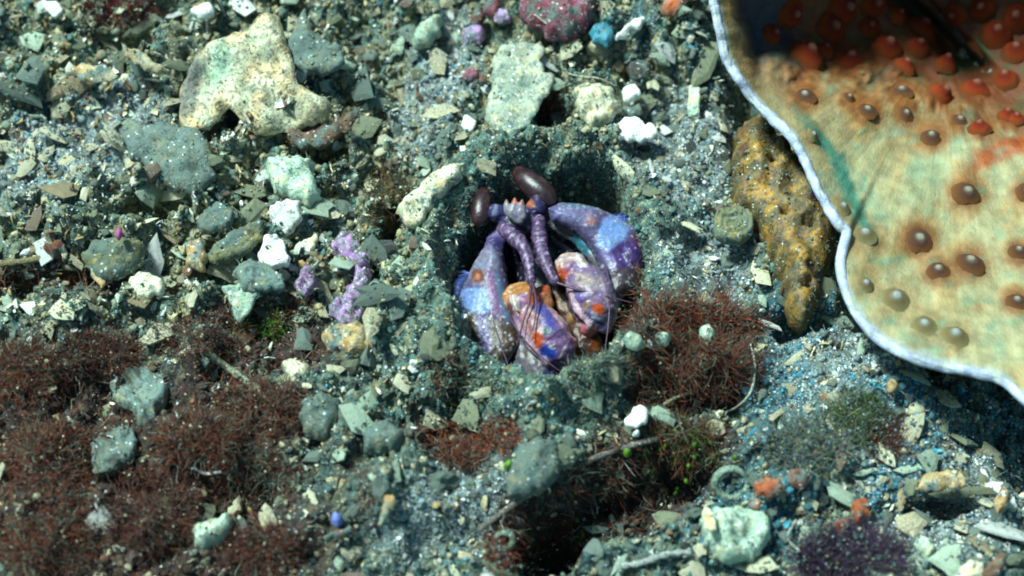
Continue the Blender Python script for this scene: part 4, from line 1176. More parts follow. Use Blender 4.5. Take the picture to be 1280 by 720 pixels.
piece('cream_rock', [(716,114),(735,103),(765,114),(777,135),(765,151),(740,160),(724,146)], 'cream', 'lumpy cream and pale green rock right of the flat grey-green shell', 'rock', dome=.05, bevel=20, lift=.03, thick=.03, rough=.04)
piece('white_half_shell', [(765,156),(792,149),(821,157),(826,171),(796,178),(765,173)], 'white', 'white half shell with a pale blue inside next to the cream rock', 'shell', dome=.025, bevel=10, lift=.05, thick=.02, rough=.006, ribs=.002)
piece('white_chip', [(776,112),(795,106),(802,118),(792,128),(780,128)], 'white', 'white rounded chip lying between the cream rock and a blue-grey pebble', 'shell', dome=.025, bevel=9, lift=.05)
piece('shell_shard', [(778,134),(800,128),(806,142),(786,147)], 'grey', 'grey chip above the white half shell', 'shell', dome=.02, bevel=8, lift=.04)
piece('blue_grey_pebble', ellipse(800,88,15,12,10,10,.1,5), 'dark', 'smooth blue-grey pebble above the white rounded chip', 'pebble', dome=.03, bevel=11, lift=.04)
piece('mint_chip', [(860,112),(877,114),(874,145),(859,145)], 'mint', 'upright rectangular mint chip on sparkling sand near the coral', 'shell', dome=.01, bevel=6, lift=.03, tilt=(0,.3))
piece('coral_twig', [(768,50),(776,38),(796,22),(806,22),(802,34),(784,46)], 'white', 'short knobbly white coral twig by the blue-teal lump', 'coral', dome=.02, bevel=7, lift=.05, rough=.02)
piece('white_chip', [(576,152),(584,143),(595,150),(590,164),(578,160)], 'white', 'small white triangular chip on dark sparkling sand', 'shell', dome=.01, bevel=6, lift=.03)
piece('grey_slab', [(150,165),(180,158),(215,160),(250,168),(266,195),(268,225),(240,238),(205,225),(180,205),(160,190)], 'grey', 'silted grey slab propped below the large tan oyster shell', 'stone', dome=.03, bevel=25, thick=.04, lift=.06, tilt=(.1,.25), rough=.03)
piece('shell_plate', [(86,85),(105,80),(140,86),(148,96),(128,102),(98,100)], 'ochre', 'thin tan shell plate overhanging a dark gap', 'shell', dome=.01, bevel=10, lift=.06, thick=.012, tilt=(0,.2))
piece('shell_shard', [(150,60),(175,66),(205,80),(212,88),(190,88),(160,76)], 'tan', 'narrow tan shell shard slanting beside a dark red hollow', 'shell', dome=.012, bevel=8, lift=.06, tilt=(-.2,.2))
piece('blue_white_shell', ellipse(255,15,15,8,-5,10,.15,9), 'white', 'blue-white shell cap above the large tan oyster shell', 'shell', dome=.03, bevel=8, lift=.05)
piece('white_chip', [(50,0),(70,2),(80,14),(66,20),(56,10)], 'white', 'four-sided white chip on grey-green rubble near a dark red hollow', 'shell', dome=.008, bevel=6, lift=.04)
piece('grey_rock', [(100,320),(120,303),(155,298),(182,305),(178,330),(150,347),(122,348)], 'olive', 'rounded silted rock with a magenta speck beside it', 'rock', dome=.05, bevel=26, lift=.03, thick=.05, rough=.03)
piece('magenta_sponge', ellipse(148,291,5.5,8,0,9,.25,3), 'magenta', 'tiny bright magenta sponge on the silted rock', 'sponge', dome=.02, bevel=7, lift=.06, step=2.2)
piece('ochre_chip', [(108,330),(116,332),(133,355),(128,360),(115,345)], 'ochre', 'thin yellow-ochre splinter below the silted rock', 'shell', dome=.01, bevel=4, lift=.06)
piece('pale_stone', [(160,350),(178,340),(205,350),(206,368),(185,372),(165,365)], 'cream', 'pale cream flat stone below the silted rock', 'stone', dome=.03, bevel=14, lift=.03)
piece('orange_stone', [(230,305),(250,300),(262,318),(255,338),(236,335)], 'ochre', 'peach-orange stone beside the oval clam shell', 'stone', dome=.03, bevel=14, lift=.03, rough=.02)
piece('orange_sponge', ellipse(70,312,15,10,-10,10,.25,8), 'rust', 'small rust-orange sponge patch near the silted rock', 'sponge', dome=.03, bevel=10, lift=.02, rough=.02)
for (x, y, rx, ry, m, lab) in [(383,351,13,18,'lilac','oval lilac crust standing alone left of the burrow'), (433,306,18,16,'lilac','knobbly lilac crust, topmost by the dark crevice'), (453,322,9,9,'lilac','small purple crust edging the dark crevice'), (452,350,12,11,'lilac','round vivid purple crust above the tan rock'), (434,388,24,20,'lilac','pale pink speckled crust on top of the tan rock')]:
    piece('lilac_crust', ellipse(x, y, rx, ry, 0, 11, .2, int(x)), m, lab, 'crust', dome=rx/PPU*.7, bevel=rx*.7, lift=.03, thick=.04, rough=.045, rscale=34, step=2.6)
piece('lilac_crust', [(418,302),(440,294),(456,308),(466,334),(462,360),(452,392),(428,402),(414,388),(432,362),(444,338),(426,320)], 'lilac', 'long ragged pink-lilac crust spreading along the dark crevice', 'crust', dome=.02, bevel=10, lift=.03, thick=.04, rough=.04, rscale=30)
piece('tan_rock', [(400,420),(420,405),(455,405),(474,420),(470,440),(440,446),(412,440)], 'ochre', 'tan and white speckled rock under the pale pink crust', 'rock', dome=.05, bevel=22, lift=.03, thick=.04, rough=.035)
piece('grey_flake', [(138,480),(150,462),(180,458),(205,470),(212,495),(200,515),(192,540),(175,530),(160,510),(142,500)], 'grey', 'broad silt-grey flake lying on brown turf', 'flake', dome=.03, bevel=22, lift=.008, thick=.04, rough=.05, amp=2)
piece('grey_flake', [(112,555),(130,540),(160,530),(174,550),(165,575),(140,590),(118,592)], 'grey', 'smaller silt-grey flake touching the broad one on brown turf', 'flake', dome=.025, bevel=18, lift=.008, thick=.04, rough=.05, amp=2)
piece('green_stone', [(241,660),(262,652),(288,642),(292,658),(278,680),(255,692),(243,684)], 'mint', 'pale green stone with a white back half sunk in brown turf', 'stone', dome=.05, bevel=18, lift=.03, rough=.03)
piece('grey_rock', [(452,545),(468,528),(488,524),(505,545),(500,560),(478,568),(455,566)], 'grey', 'angular grey rock beside a rust-red tuft', 'rock', dome=.04, bevel=14, lift=.03, thick=.05, rough=.02)
piece('pale_rock', [(376,505),(400,492),(425,500),(428,525),(410,548),(385,545),(374,525)], 'grey', 'rounded speckled pale grey rock between turf and silt slope', 'rock', dome=.05, bevel=22, lift=.02, thick=.05, rough=.035)
piece('pale_rock', [(352,455),(372,448),(388,460),(384,480),(362,484)], 'cream', 'small cream lumpy rock in brown turf near the tan rock', 'rock', dome=.04, bevel=14, lift=.02, rough=.03)
piece('blue_bead', ellipse(421,650,8,9,0,11,.05,4), 'blue', 'round periwinkle-blue bead on the silt slope', 'bead', dome=.025, bevel=10, lift=.03, rough=0, step=2.2)
piece('red_twig', [(402,673),(415,667),(440,657),(445,662),(425,672),(408,678)], 'rust', 'short red twig beside the blue bead', 'twig', dome=.014, bevel=4, lift=.035, step=2.2)
piece('yellow_splinter', [(480,620),(494,617),(494,630),(484,648),(474,658),(476,642)], 'ochre', 'yellow and white shell splinter on the silt slope', 'shell', dome=.016, bevel=6, lift=.04)
piece('mossy_stone', [(630,600),(645,560),(672,548),(698,556),(700,590),(680,612),(650,622),(634,618)], 'grey', 'rounded grey-green mossy stone on the ridge below the burrow', 'stone', dome=.05, bevel=28, lift=.02, thick=.06, rough=.03)
piece('white_chip', [(780,522),(790,512),(803,505),(812,515),(808,528),(792,534),(782,530)], 'white', 'bright white jagged chip in front of the burrow', 'shell', dome=.02, bevel=8, lift=.05, rough=.02)
piece('white_bead', ellipse(795,542,5,5,0,9,.05,4), 'white', 'tiny white ball below the bright white jagged chip', 'bead', dome=.012, bevel=5, lift=.05, step=1.8)
piece('white_polyp', ellipse(885,420,13,11,0,10,.2,4), 'mint', 'mint-white furry lump in the red-brown algae', 'lump', dome=.035, bevel=11, lift=.05, step=2.4, rough=.02)
piece('pale_lump', ellipse(790,428,14,10,0,10,.2,6), 'mint', 'pale green lump at the right sill of the burrow', 'lump', dome=.03, bevel=10, lift=.03, step=2.6, rough=.02)
piece('pale_lump', ellipse(826,424,15,10,0,10,.2,7), 'mint', 'pale green lump under a red-brown frond by the burrow', 'lump', dome=.03, bevel=10, lift=.03, step=2.6, rough=.02)
piece('stone_slab', [(1143,612),(1158,591),(1188,588),(1215,600),(1208,609),(1172,613)], 'ochre', 'thin tan slab bridging a dark gap in the sand', 'stone', dome=.012, bevel=12, lift=.085, thick=.02, rough=.015)
piece('lumpy_rock', [(876,652),(892,638),(930,636),(962,646),(966,672),(940,698),(905,702),(880,680)], 'mint', 'lumpy mint-green rock below a translucent ring', 'rock', dome=.06, bevel=26, lift=.02, thick=.06, rough=.045)
piece('pale_shell', [(876,640),(884,632),(893,645),(896,662),(886,664)], 'cream', 'narrow cream shell leaning on the lumpy mint-green rock', 'shell', dome=.012, bevel=6, lift=.10)
piece('orange_sponge', ellipse(1076,638,14,16,0,10,.2,8), 'orange', 'fuzzy orange sponge knob on the low mound by the sand', 'sponge', dome=.03, bevel=12, lift=.03, rough=.03)
piece('orange_sponge', ellipse(1054,658,12,13,0,10,.2,9), 'rust', 'duller orange sponge knob beside the fuzzy orange one', 'sponge', dome=.025, bevel=12, lift=.03, rough=.03)
piece('orange_sponge', ellipse(998,598,13,14,0,10,.25,10), 'rust', 'brick-red sponge knob above the low mound', 'sponge', dome=.03, bevel=12, lift=.03, rough=.03)
piece('red_sponge', [(940,605),(955,596),(978,603),(982,616),(962,622),(944,616)], 'orange', 'orange-red sponge patch beside the translucent ring', 'sponge', dome=.025, bevel=9, lift=.05, rough=.02)
piece('red_chip', ellipse(945,630,7,8,0,9,.15,10), 'orange', 'small red-orange chip touching the translucent ring', 'chip', dome=.015, bevel=6, lift=.05, step=2.2)
piece('mint_pebble', [(1142,680),(1150,668),(1166,678),(1170,692),(1158,698)], 'mint', 'smooth oval mint pebble in the shelly sand', 'pebble', dome=.03, bevel=10, lift=.03, rough=.004)
piece('white_pebble', [(1197,712),(1208,700),(1228,704),(1232,722),(1214,730),(1200,726)], 'cream', 'pale cream blocky pebble in the shelly sand', 'pebble', dome=.03, bevel=9, lift=.03, rough=.01)
piece('tan_stone', [(1240,628),(1252,608),(1262,615),(1258,635),(1248,645)], 'ochre', 'upright tan stone in the shelly sand', 'stone', dome=.03, bevel=9, lift=.04, rough=.02)
piece('ochre_pebble', [(1105,480),(1114,474),(1124,480),(1118,490),(1108,490)], 'ochre', 'orange-tan pebble on sparkling sand under the coral edge', 'pebble', dome=.02, bevel=7, lift=.03)
piece('brown_shell', [(1228,715),(1250,690),(1262,692),(1250,718),(1236,728)], 'brown', 'reddish brown shell piece by the pale cream pebble', 'shell', dome=.02, bevel=9, lift=.05)
piece('round_shell', ellipse(917,281,26,23,0,18,.02,14), 'olive', 'round silted grey shell disc against the amber sponge', 'shell', dome=.025, bevel=7, lift=.07, thick=.03, rough=.0, tilt=(.1, 0), ribs=.006, step=2.2)
# amber sponge with dark mouths
sp_out = [(922,165),(940,153),(962,158),(985,183),(1008,220),(1030,252),(1046,288),(1040,330),(1026,362),(1016,396),(1000,410),(986,398),(976,352),(960,312),(944,282),(918,256),(916,200)]
OSC = [(1012,273,9,8), (1008,349,7,6), (966,196,5,4), (930,212,4,4), (981,262,5,4)]
def spcol(x, y, t):
    c = lerp(np.broadcast_to(srgb(98, 82, 46), (len(x), 3)), srgb(150, 114, 44), sstep(-.2, .5, fbm(x / 22, y / 22, 600, 3)))
    c = lerp(c, srgb(86, 84, 64), .8 * sstep(.1, .6, fbm(x / 15, y / 15, 610, 3)))
    c = lerp(c, srgb(96, 58, 32), .7 * sstep(.2, .7, fbm(x / 18, y / 18, 620, 3)))
    for (a, b, r1, r2) in OSC:
        c = lerp(c, srgb(30, 16, 8), sstep(1.15, .8, gauss(x, y, a, b, r1, r2)))
    return c
sponge = piece('amber_sponge', sp_out, M_SPONGE, 'amber and ochre sponge with dark round mouths under the coral edge', 'sponge', dome=.10, bevel=28, thick=.16, lift=.10, rough=.04, rscale=10, colfn=spcol, step=4, amp=4)
# press the mouths into the sponge
co = sponge.data
for v in co.vertices:
    wp = np.array(v.co) + np.array(sponge.location)
    x, y = proj(wp)
    for (a, b, r1, r2) in OSC:
        g = gauss(float(x), float(y), a, b, r1, r2)
        if g < 1.3: v.co.z -= .07 * float(sstep(1.25, .6, g))
# translucent ring of a broken tube worm
def ring(px, py, r, name, label, cat, mat, lift=.08):
    c = hit([px], [py])[0] + np.array([0, 0, lift])
    a = np.linspace(0, 2 * math.pi, 33)
    u = RX; v = np.array([0, .55, .83])
    pts = c + (np.cos(a)[:, None] * u + np.sin(a)[:, None] * v) * (r / PPU)
    V, Fq = tube_np(pts, np.full(33, .0075), 8)
    V2, F2 = tube_np(pts - np.array([0, -.02, .03]), np.full(33, .008), 8)
    n = len(V)
    o = link(name, poly_mesh(name, np.concatenate([V, V2]) - c, list(Fq) + [tuple(i + n for i in f) for f in F2], np.broadcast_to(srgb(120, 140, 122), (2 * n, 3))), mat, None, c)
    return tag(o, label, cat)
ring(912, 620, 19, 'tube_ring', 'translucent green-white ring standing above the lumpy mint-green rock', 'ring', M_SPONGE, .05)
ring(630, 681, 10, 'worm_tube', 'small dark-mouthed worm tube opening on the rusty slope', 'tube', M_CRUMB, .02)

# green bubble algae
for i, (x, y, r) in enumerate([(868,556,5),(860,582,4),(868,572,4),(858,601,5),(844,617,5),(847,610,4),(830,558,5),(918,572,5),(888,553,4),(838,580,3),(728,668,4),(722,650,4),(784,566,7),(636,582,8)]):
    if i < 12: lab = 'tiny yellow-green bubble alga in the dark hollow below the burrow'; grp = 'green bubble algae in the hollow'
    elif i == 12: lab = 'green moss pad on the ridge above the dark hollow'; grp = None
    else: lab = 'green moss pad at the edge of the mossy stone'; grp = None
    piece('bubble_alga', ellipse(x, y, r * .8, r * .8, 0, 8, .1, i), 'green', lab, 'alga', grp, dome=r/PPU*1.3, bevel=r, lift=.03, step=1.8, rough=0, thick=.02)

# ------------------------------------------------------------------ tufts of algae, each one a thing
DUST = []
MOUND = .45
def tuft(name, px, py, rx, ry, n, L, cols, label, cat='alga', group=None, seed=0, up=.6, wig=.62, r=.0022, lift=0.0):
    rg = np.random.default_rng(seed + 1000)
    n = int(n * 1.5)
    a = rg.uniform(0, 2 * math.pi, n); q = np.sqrt(rg.uniform(0, 1, n))
    x = px + rx * q * np.cos(a); y = py + ry * q * np.sin(a)
    p = hit(x, y)
    c = hit([px], [py])[0]
    far_ = np.linalg.norm(p[:, :2] - c[:2], axis=1) > 1.5 * max(rx, ry) / PPU
    p[far_] = c + rg.normal(0, .01, (int(far_.sum()), 3))
    p[:, 2] = np.clip(p[:, 2], c[2] - .05, c[2] + .05) + lift * (1 - q * q)
    p = p + np.array([0, 0, 1.0]) * (MOUND * min(rx, ry) / PPU * (1 - q * q))[:, None]
    d = gnormal(p) * .5 + np.array([0, 0, up]) + np.stack([np.cos(a) * q, -np.sin(a) * q, 0 * q], -1) * .7 + rg.normal(0, .35, (n, 3))
    k = rg.integers(0, len(cols), n)
    cc = np.array(cols)[k] * rg.uniform(.6, 1.35, n)[:, None]
    dn = d / np.linalg.norm(d, axis=1, keepdims=True)
    pick = rg.random(n) < .16
    DUST.append((p + dn * (L * .5 * rg.random(n))[:, None] + rg.normal(0, .004, (n, 3)))[pick])
    me = strands(name, p - c, d, L * .8 * rg.uniform(.35, 1.3, n), r * .54 * rg.uniform(.6, 1.4, n), cc, 3, wig, seed)
    o = link(name, me, M_HAIR, None, c)
    return tag(o, label, cat, group)
RB = [srgb(126, 58, 42), srgb(100, 48, 36), srgb(130, 82, 56), srgb(100, 86, 66)]
DB = [srgb(92, 44, 36), srgb(108, 56, 44), srgb(108, 78, 58), srgb(76, 48, 42)]
GR = [srgb(70, 96, 44), srgb(96, 112, 60), srgb(60, 84, 50)]
RD = [srgb(146, 58, 38), srgb(118, 50, 36), srgb(146, 84, 54), srgb(96, 74, 56)]
GG = [srgb(110, 122, 104), srgb(140, 144, 116), srgb(90, 108, 100)]
PU = [srgb(72, 54, 76), srgb(92, 74, 92), srgb(54, 42, 58)]
RB = RB + GG[:1]; RD = RD + GG[:1] + RB[:2]; DB = DB + [srgb(84, 84, 74)]
TUFTS = [
 ('red_alga_tuft', 850, 402, 75, 22, 900, .085, RB + RD, 'red-brown feathery algae crowning the mound right of the burrow'),
 ('red_alga_tuft', 905, 412, 45, 20, 420, .075, RD, 'brick-red feathery algae beside the mint-white furry lump'),
 ('red_alga_tuft', 868, 468, 75, 40, 1100, .09, RB + DB, 'dark red-brown shaggy algae hanging below the mound'),
 ('red_alga_tuft', 800, 470, 22, 40, 260, .07, RB, 'thin red-brown algae curtain at the right sill of the burrow'),
 ('rust_alga_tuft', 548, 552, 28, 20, 420, .055, RD, 'rust-red algae tuft beside the angular grey rock'),
 ('rust_alga_tuft', 578, 572, 28, 16, 320, .05, RD + RB, 'rust-brown algae tuft left of the mossy stone'),
 ('rust_alga_tuft', 625, 548, 26, 20, 360, .05, RD, 'rust-red algae tuft touching the mossy stone'),
 ('rust_alga_tuft', 628, 690, 22, 34, 300, .05, RD + DB, 'rusty algae around the worm tube opening'),
 ('green_alga_tuft', 1068, 528, 38, 30, 620, .075, GR + GG, 'green-grey bushy tuft on the mound below the amber sponge'),
 ('brown_alga_tuft', 1108, 550, 26, 26, 380, .065, DB, 'small brown bushy tuft beside the green-grey tuft'),
 ('purple_alga_tuft', 1062, 702, 64, 30, 2200, .085, PU, 'dusky purple feathery tuft at the foot of the mound'),
 ('green_alga_tuft', 340, 412, 17, 14, 200, .045, [srgb(70, 110, 30), srgb(96, 130, 44)], 'bright moss-green tuft below the round ringed shell'),
 ('green_alga_tuft', 308, 405, 13, 12, 130, .04, [srgb(60, 96, 30), srgb(84, 112, 44)], 'darker moss-green tuft by the triangular mint shard'),
 ('brown_alga_tuft', 690, 148, 16, 20, 260, .06, RB, 'brown algae tuft in the dark gap beside the flat grey-green shell'),
 ('grey_alga_tuft', 755, 470, 45, 24, 700, .04, GG + [srgb(76, 100, 104)], 'fluffy grey silt-covered tuft on the front sill of the burrow'),
 ('grey_alga_tuft', 600, 488, 50, 18, 600, .035, GG, 'fluffy grey-green tuft under the speckled tail of the shrimp'),
 ('brown_alga_tuft', 560, 470, 22, 26, 240, .04, RB + GG, 'reddish silted tuft on the left sill of the burrow'),
 ('grey_alga_tuft', 1010, 560, 55, 34, 600, .07, GG + [srgb(84, 84, 100)], 'wispy grey filament tuft between the teal sand and the mound'),
 ('brown_alga_tuft', 485, 250, 26, 40, 420, .06, [srgb(84, 72, 40), srgb(70, 60, 36), srgb(110, 84, 56)], 'olive-brown tuft in the crevice left of the long shell splinter'),
 ('red_alga_tuft', 150, 16, 46, 16, 420, .05, [srgb(96, 30, 30), srgb(70, 26, 26)], 'dark red algae in the hollow above the thin tan shell plate'),
 ('brown_alga_tuft', 330, 395, 60, 18, 500, .05, DB + RB, 'dark red-brown tuft between the shells and the turf'),
 ('brown_alga_tuft', 255, 430, 60, 26, 600, .05, DB, 'dark brown tuft above the broad silt-grey flake'),
 ('brown_alga_tuft', 330, 512, 60, 34, 700, .055, DB + RB, 'maroon-brown turf tuft left of the pale grey rock'),
 ('brown_alga_tuft', 70, 590, 70, 60, 1200, .06, DB + RB, 'thick maroon turf tuft left of the smaller silt-grey flake'),
 ('brown_alga_tuft', 190, 650, 60, 46, 900, .055, DB, 'dark brown turf tuft beside the pale green stone'),
 ('brown_alga_tuft', 30, 470, 50, 34, 900, .07, DB + RB, 'shaggy rust-brown tuft below the terrace edge twig'),
 ('brown_alga_tuft', 120, 445, 56, 24, 700, .06, DB, 'low maroon tuft under the pale cream flat stone'),
 ('brown_alga_tuft', 250, 555, 50, 34, 900, .07, DB + RB, 'bushy maroon tuft between the broad silt-grey flake and the pale grey rock'),
 ('brown_alga_tuft', 330, 600, 46, 32, 800, .065, DB + GG, 'silted brown tuft left of the blue bead'),
 ('brown_alga_tuft', 60, 690, 60, 30, 900, .07, DB + RB, 'dark rust tuft below the thick maroon turf tuft'),
 ('brown_alga_tuft', 330, 690, 46, 28, 700, .06, DB, 'brown tuft to the side of the pale green stone near the silt slope'),
 ('brown_alga_tuft', 720, 610, 56, 24, 700, .08, DB + GG, 'wispy dark tuft in the hollow under the silted root'),
 ('brown_alga_tuft', 850, 560, 50, 26, 800, .075, RB + GR, 'olive and rust tuft among the green bubble algae'),
]
for i, (nm, x, y, rx, ry, n, L, cols, lab) in enumerate(TUFTS):
    tuft(nm, x, y, rx, ry, n, L, cols, lab, seed=i)

# long single strands: stems and roots
def strand(pts, r, col, name, label, cat='strand', lift=.03):
    lift = lift * .55; r = r * .85
    pp = spline([list(p) for p in pts], 26)
    h = hit(pp[:, 0], pp[:, 1])
    z = np.convolve(np.pad(h[:, 2], 4, 'edge'), np.ones(9) / 9, 'valid')
    h = PZ(pp[:, 0], pp[:, 1], np.maximum(z, h[:, 2] - .03) + lift)
    V, F = tube_np(h, r / PPU * (1 + .55 * fbm(np.arange(26) / 2.0, np.zeros(26), int(pts[0][0]), 2)), 7)
    o = link(name, poly_mesh(name, V - h[0], F, np.broadcast_to(col, (len(V), 3))), M_CRUMB, None, h[0])
    tag(o, label, cat)
strand([(600,662),(640,632),(680,606),(730,578),(780,560),(822,548)], 4.5, srgb(110, 104, 96), 'silted_root', 'long silted stem running along the ridge above the dark hollow', lift=.02)
strand([(770,708),(800,704),(830,694),(862,690)], 5, srgb(150, 156, 150), 'silted_root', 'pale silted stem crossing the bottom of the dark hollow')
strand([(262,445),(288,462),(312,480),(336,496)], 6, srgb(128, 134, 112), 'coral_twig', 'knobbly grey-green twig in the turf near the small cream rock', 'twig')
strand([(938,430),(944,460),(938,490),(922,508),(905,516)], 1.6, srgb(170, 176, 160), 'seaweed_strand', 'thin curved pale stem arching over the red-brown algae', lift=.06)
strand([(830,505),(850,495),(875,488)], 2.6, srgb(140, 132, 104), 'seaweed_strand', 'short tan stem lying in front of the red-brown algae', lift=.06)
strand([(700,70),(705,88),(722,95),(748,98),(770,108)], 1.6, srgb(150, 150, 130), 'seaweed_strand', 'thin curly stem looping over the cream rock', lift=.06)
strand([(668,18),(690,34),(712,44),(728,20),(742,8)], 1.6, srgb(170, 150, 140), 'seaweed_strand', 'thin pale worm line across the dark pink rock', lift=.10)
strand([(1000,690),(985,672),(995,650)], 2.2, srgb(150, 160, 150), 'seaweed_strand', 'short pale stem left of the purple tuft', lift=.04)
strand([(240,585),(258,592),(276,590)], 2.2, srgb(170, 172, 165), 'seaweed_strand', 'short white curved stem on brown turf', lift=.04)
strand([(0,330),(40,325),(80,318)], 5, srgb(120, 110, 80), 'coral_twig', 'horizontal olive twig at the terrace edge', 'twig', lift=.03)

# ------------------------------------------------------------------ scattered countable pieces, one object each
def frag_mesh(seed, flat=True):
    rg = random.Random(seed)
    n = rg.randint(5, 9)
    ang = sorted(rg.uniform(0, 2 * math.pi) for _ in range(n)) if False else [2 * math.pi * (i + rg.uniform(-.3, .3)) / n for i in range(n)]
    rr = [rg.uniform(.5, 1.15) for _ in range(n)]
    asp = rg.uniform(.38, 1.0)
    V = [(0, 0, .34)]
    for k, (f, z) in enumerate(((.55, .28), (1.0, .02), (.98, -.16), (.5, .02))):
        for a, r in zip(ang, rr):
            V.append((f * r * math.cos(a), f * r * asp * math.sin(a), z + rg.uniform(-.05, .05)))
    V.append((0, 0, .10))
    F = []
    for j in range(n):
        k = (j + 1) % n
        F.append((0, 1 + j, 1 + k))
        for s in range(3): F.append((1 + s * n + j, 1 + (s + 1) * n + j, 1 + (s + 1) * n + k, 1 + s * n + k))
        F.append((1 + 3 * n + j, 1 + 4 * n, 1 + 3 * n + k))
    return poly_mesh('shell_fragment', np.array(V), F, None, False)
def peb_mesh(seed, amp, sq, sub=2, smooth=True, facet=0):
    V, Fc = ico(sub, seed, amp, sq, facet)
    return poly_mesh('pebble', V, [tuple(f) for f in Fc], None, smooth)
FR = [frag_mesh(s) for s in range(14)]
PB = [peb_mesh(s, .16, (1, .8, .62), 2, True, 2) for s in range(100, 108)]
RU = [peb_mesh(s, .40, (1, .85, .75), 2, False, 3) for s in range(200, 210)]
for m in FR + PB + RU: m.materials.append(MATS['grey'])

def region(x, y):
    if x > 900 and y > 380: return 'in the sparkling sand below the coral'
    if math.hypot((x - 680) / 1.0, y - 345) < 235: return 'on the silt collar of the burrow'
    if x < 560 and y < 235: return 'in the rubble round the tan oyster shell'
    if x < 540 and y < 425: return 'among the shells left of the lilac crusts'
    if x < 400: return 'in the brown turf'
    if y > 440: return 'on the silt slope below the burrow'
    return 'near the flat grey-green shell'
def blocked(x, y, m):
    if gauss(x, y, HCX, HCY, 138, 150) < 1: return True
    rim = np.interp(y, [0, 72, 150, 255, 295, 340, 412, 448, 470, 497], [893, 908, 966, 1030, 1058, 1050, 1086, 1142, 1240, 1276])
    if y < 500 and x > rim - m - 4: return True
    for o in OCC:
        lo = o.min(0) - m * .6; hi = o.max(0) + m * .6
        if lo[0] < x < hi[0] and lo[1] < y < hi[1] and inside(np.array([[x, y]]), o)[0]: return True
    return False
KINDS = [('shell_fragment', FR, 290, [('cream', 6), ('white', 5), ('tan', 4), ('mint', 5), ('ochre', 1.5), ('grey', 3), ('brown', .5)], 'shell fragment', 'shell', (5, 19)),
         ('pebble', PB, 230, [('grey', 4), ('olive', 3), ('dark', 3), ('mint', 2), ('cream', 2), ('ochre', 2), ('teal', 2), ('rust', 1)], 'pebble', 'pebble', (4.5, 11)),
         ('silted_flake', FR, 290, [('grey', 4), ('olive', 3), ('tan', 5), ('cream', 7), ('mint', 6), ('white', 2), ('brown', 1), ('ochre', 1)], 'silted shell flake', 'flake', (10, 33)),
         ('rubble_lump', RU, 280, [('grey', 6), ('olive', 5), ('tan', 2), ('dark', 2), ('rust', .4)], 'rubble lump', 'rubble', (7, 22))]
WORD = {'cream': 'cream', 'white': 'white', 'tan': 'tan', 'mint': 'pale green', 'ochre': 'ochre', 'grey': 'silt-grey', 'brown': 'brown', 'olive': 'olive', 'dark': 'dark', 'teal': 'teal-blue', 'rust': 'rust-red', 'pink': 'pink-crusted', 'lilac': 'lilac-crusted'}
rs_ = random.Random(99)
BIGF = []
placed = []
KINDS.sort(key=lambda k_: k_[0] != 'silted_flake')
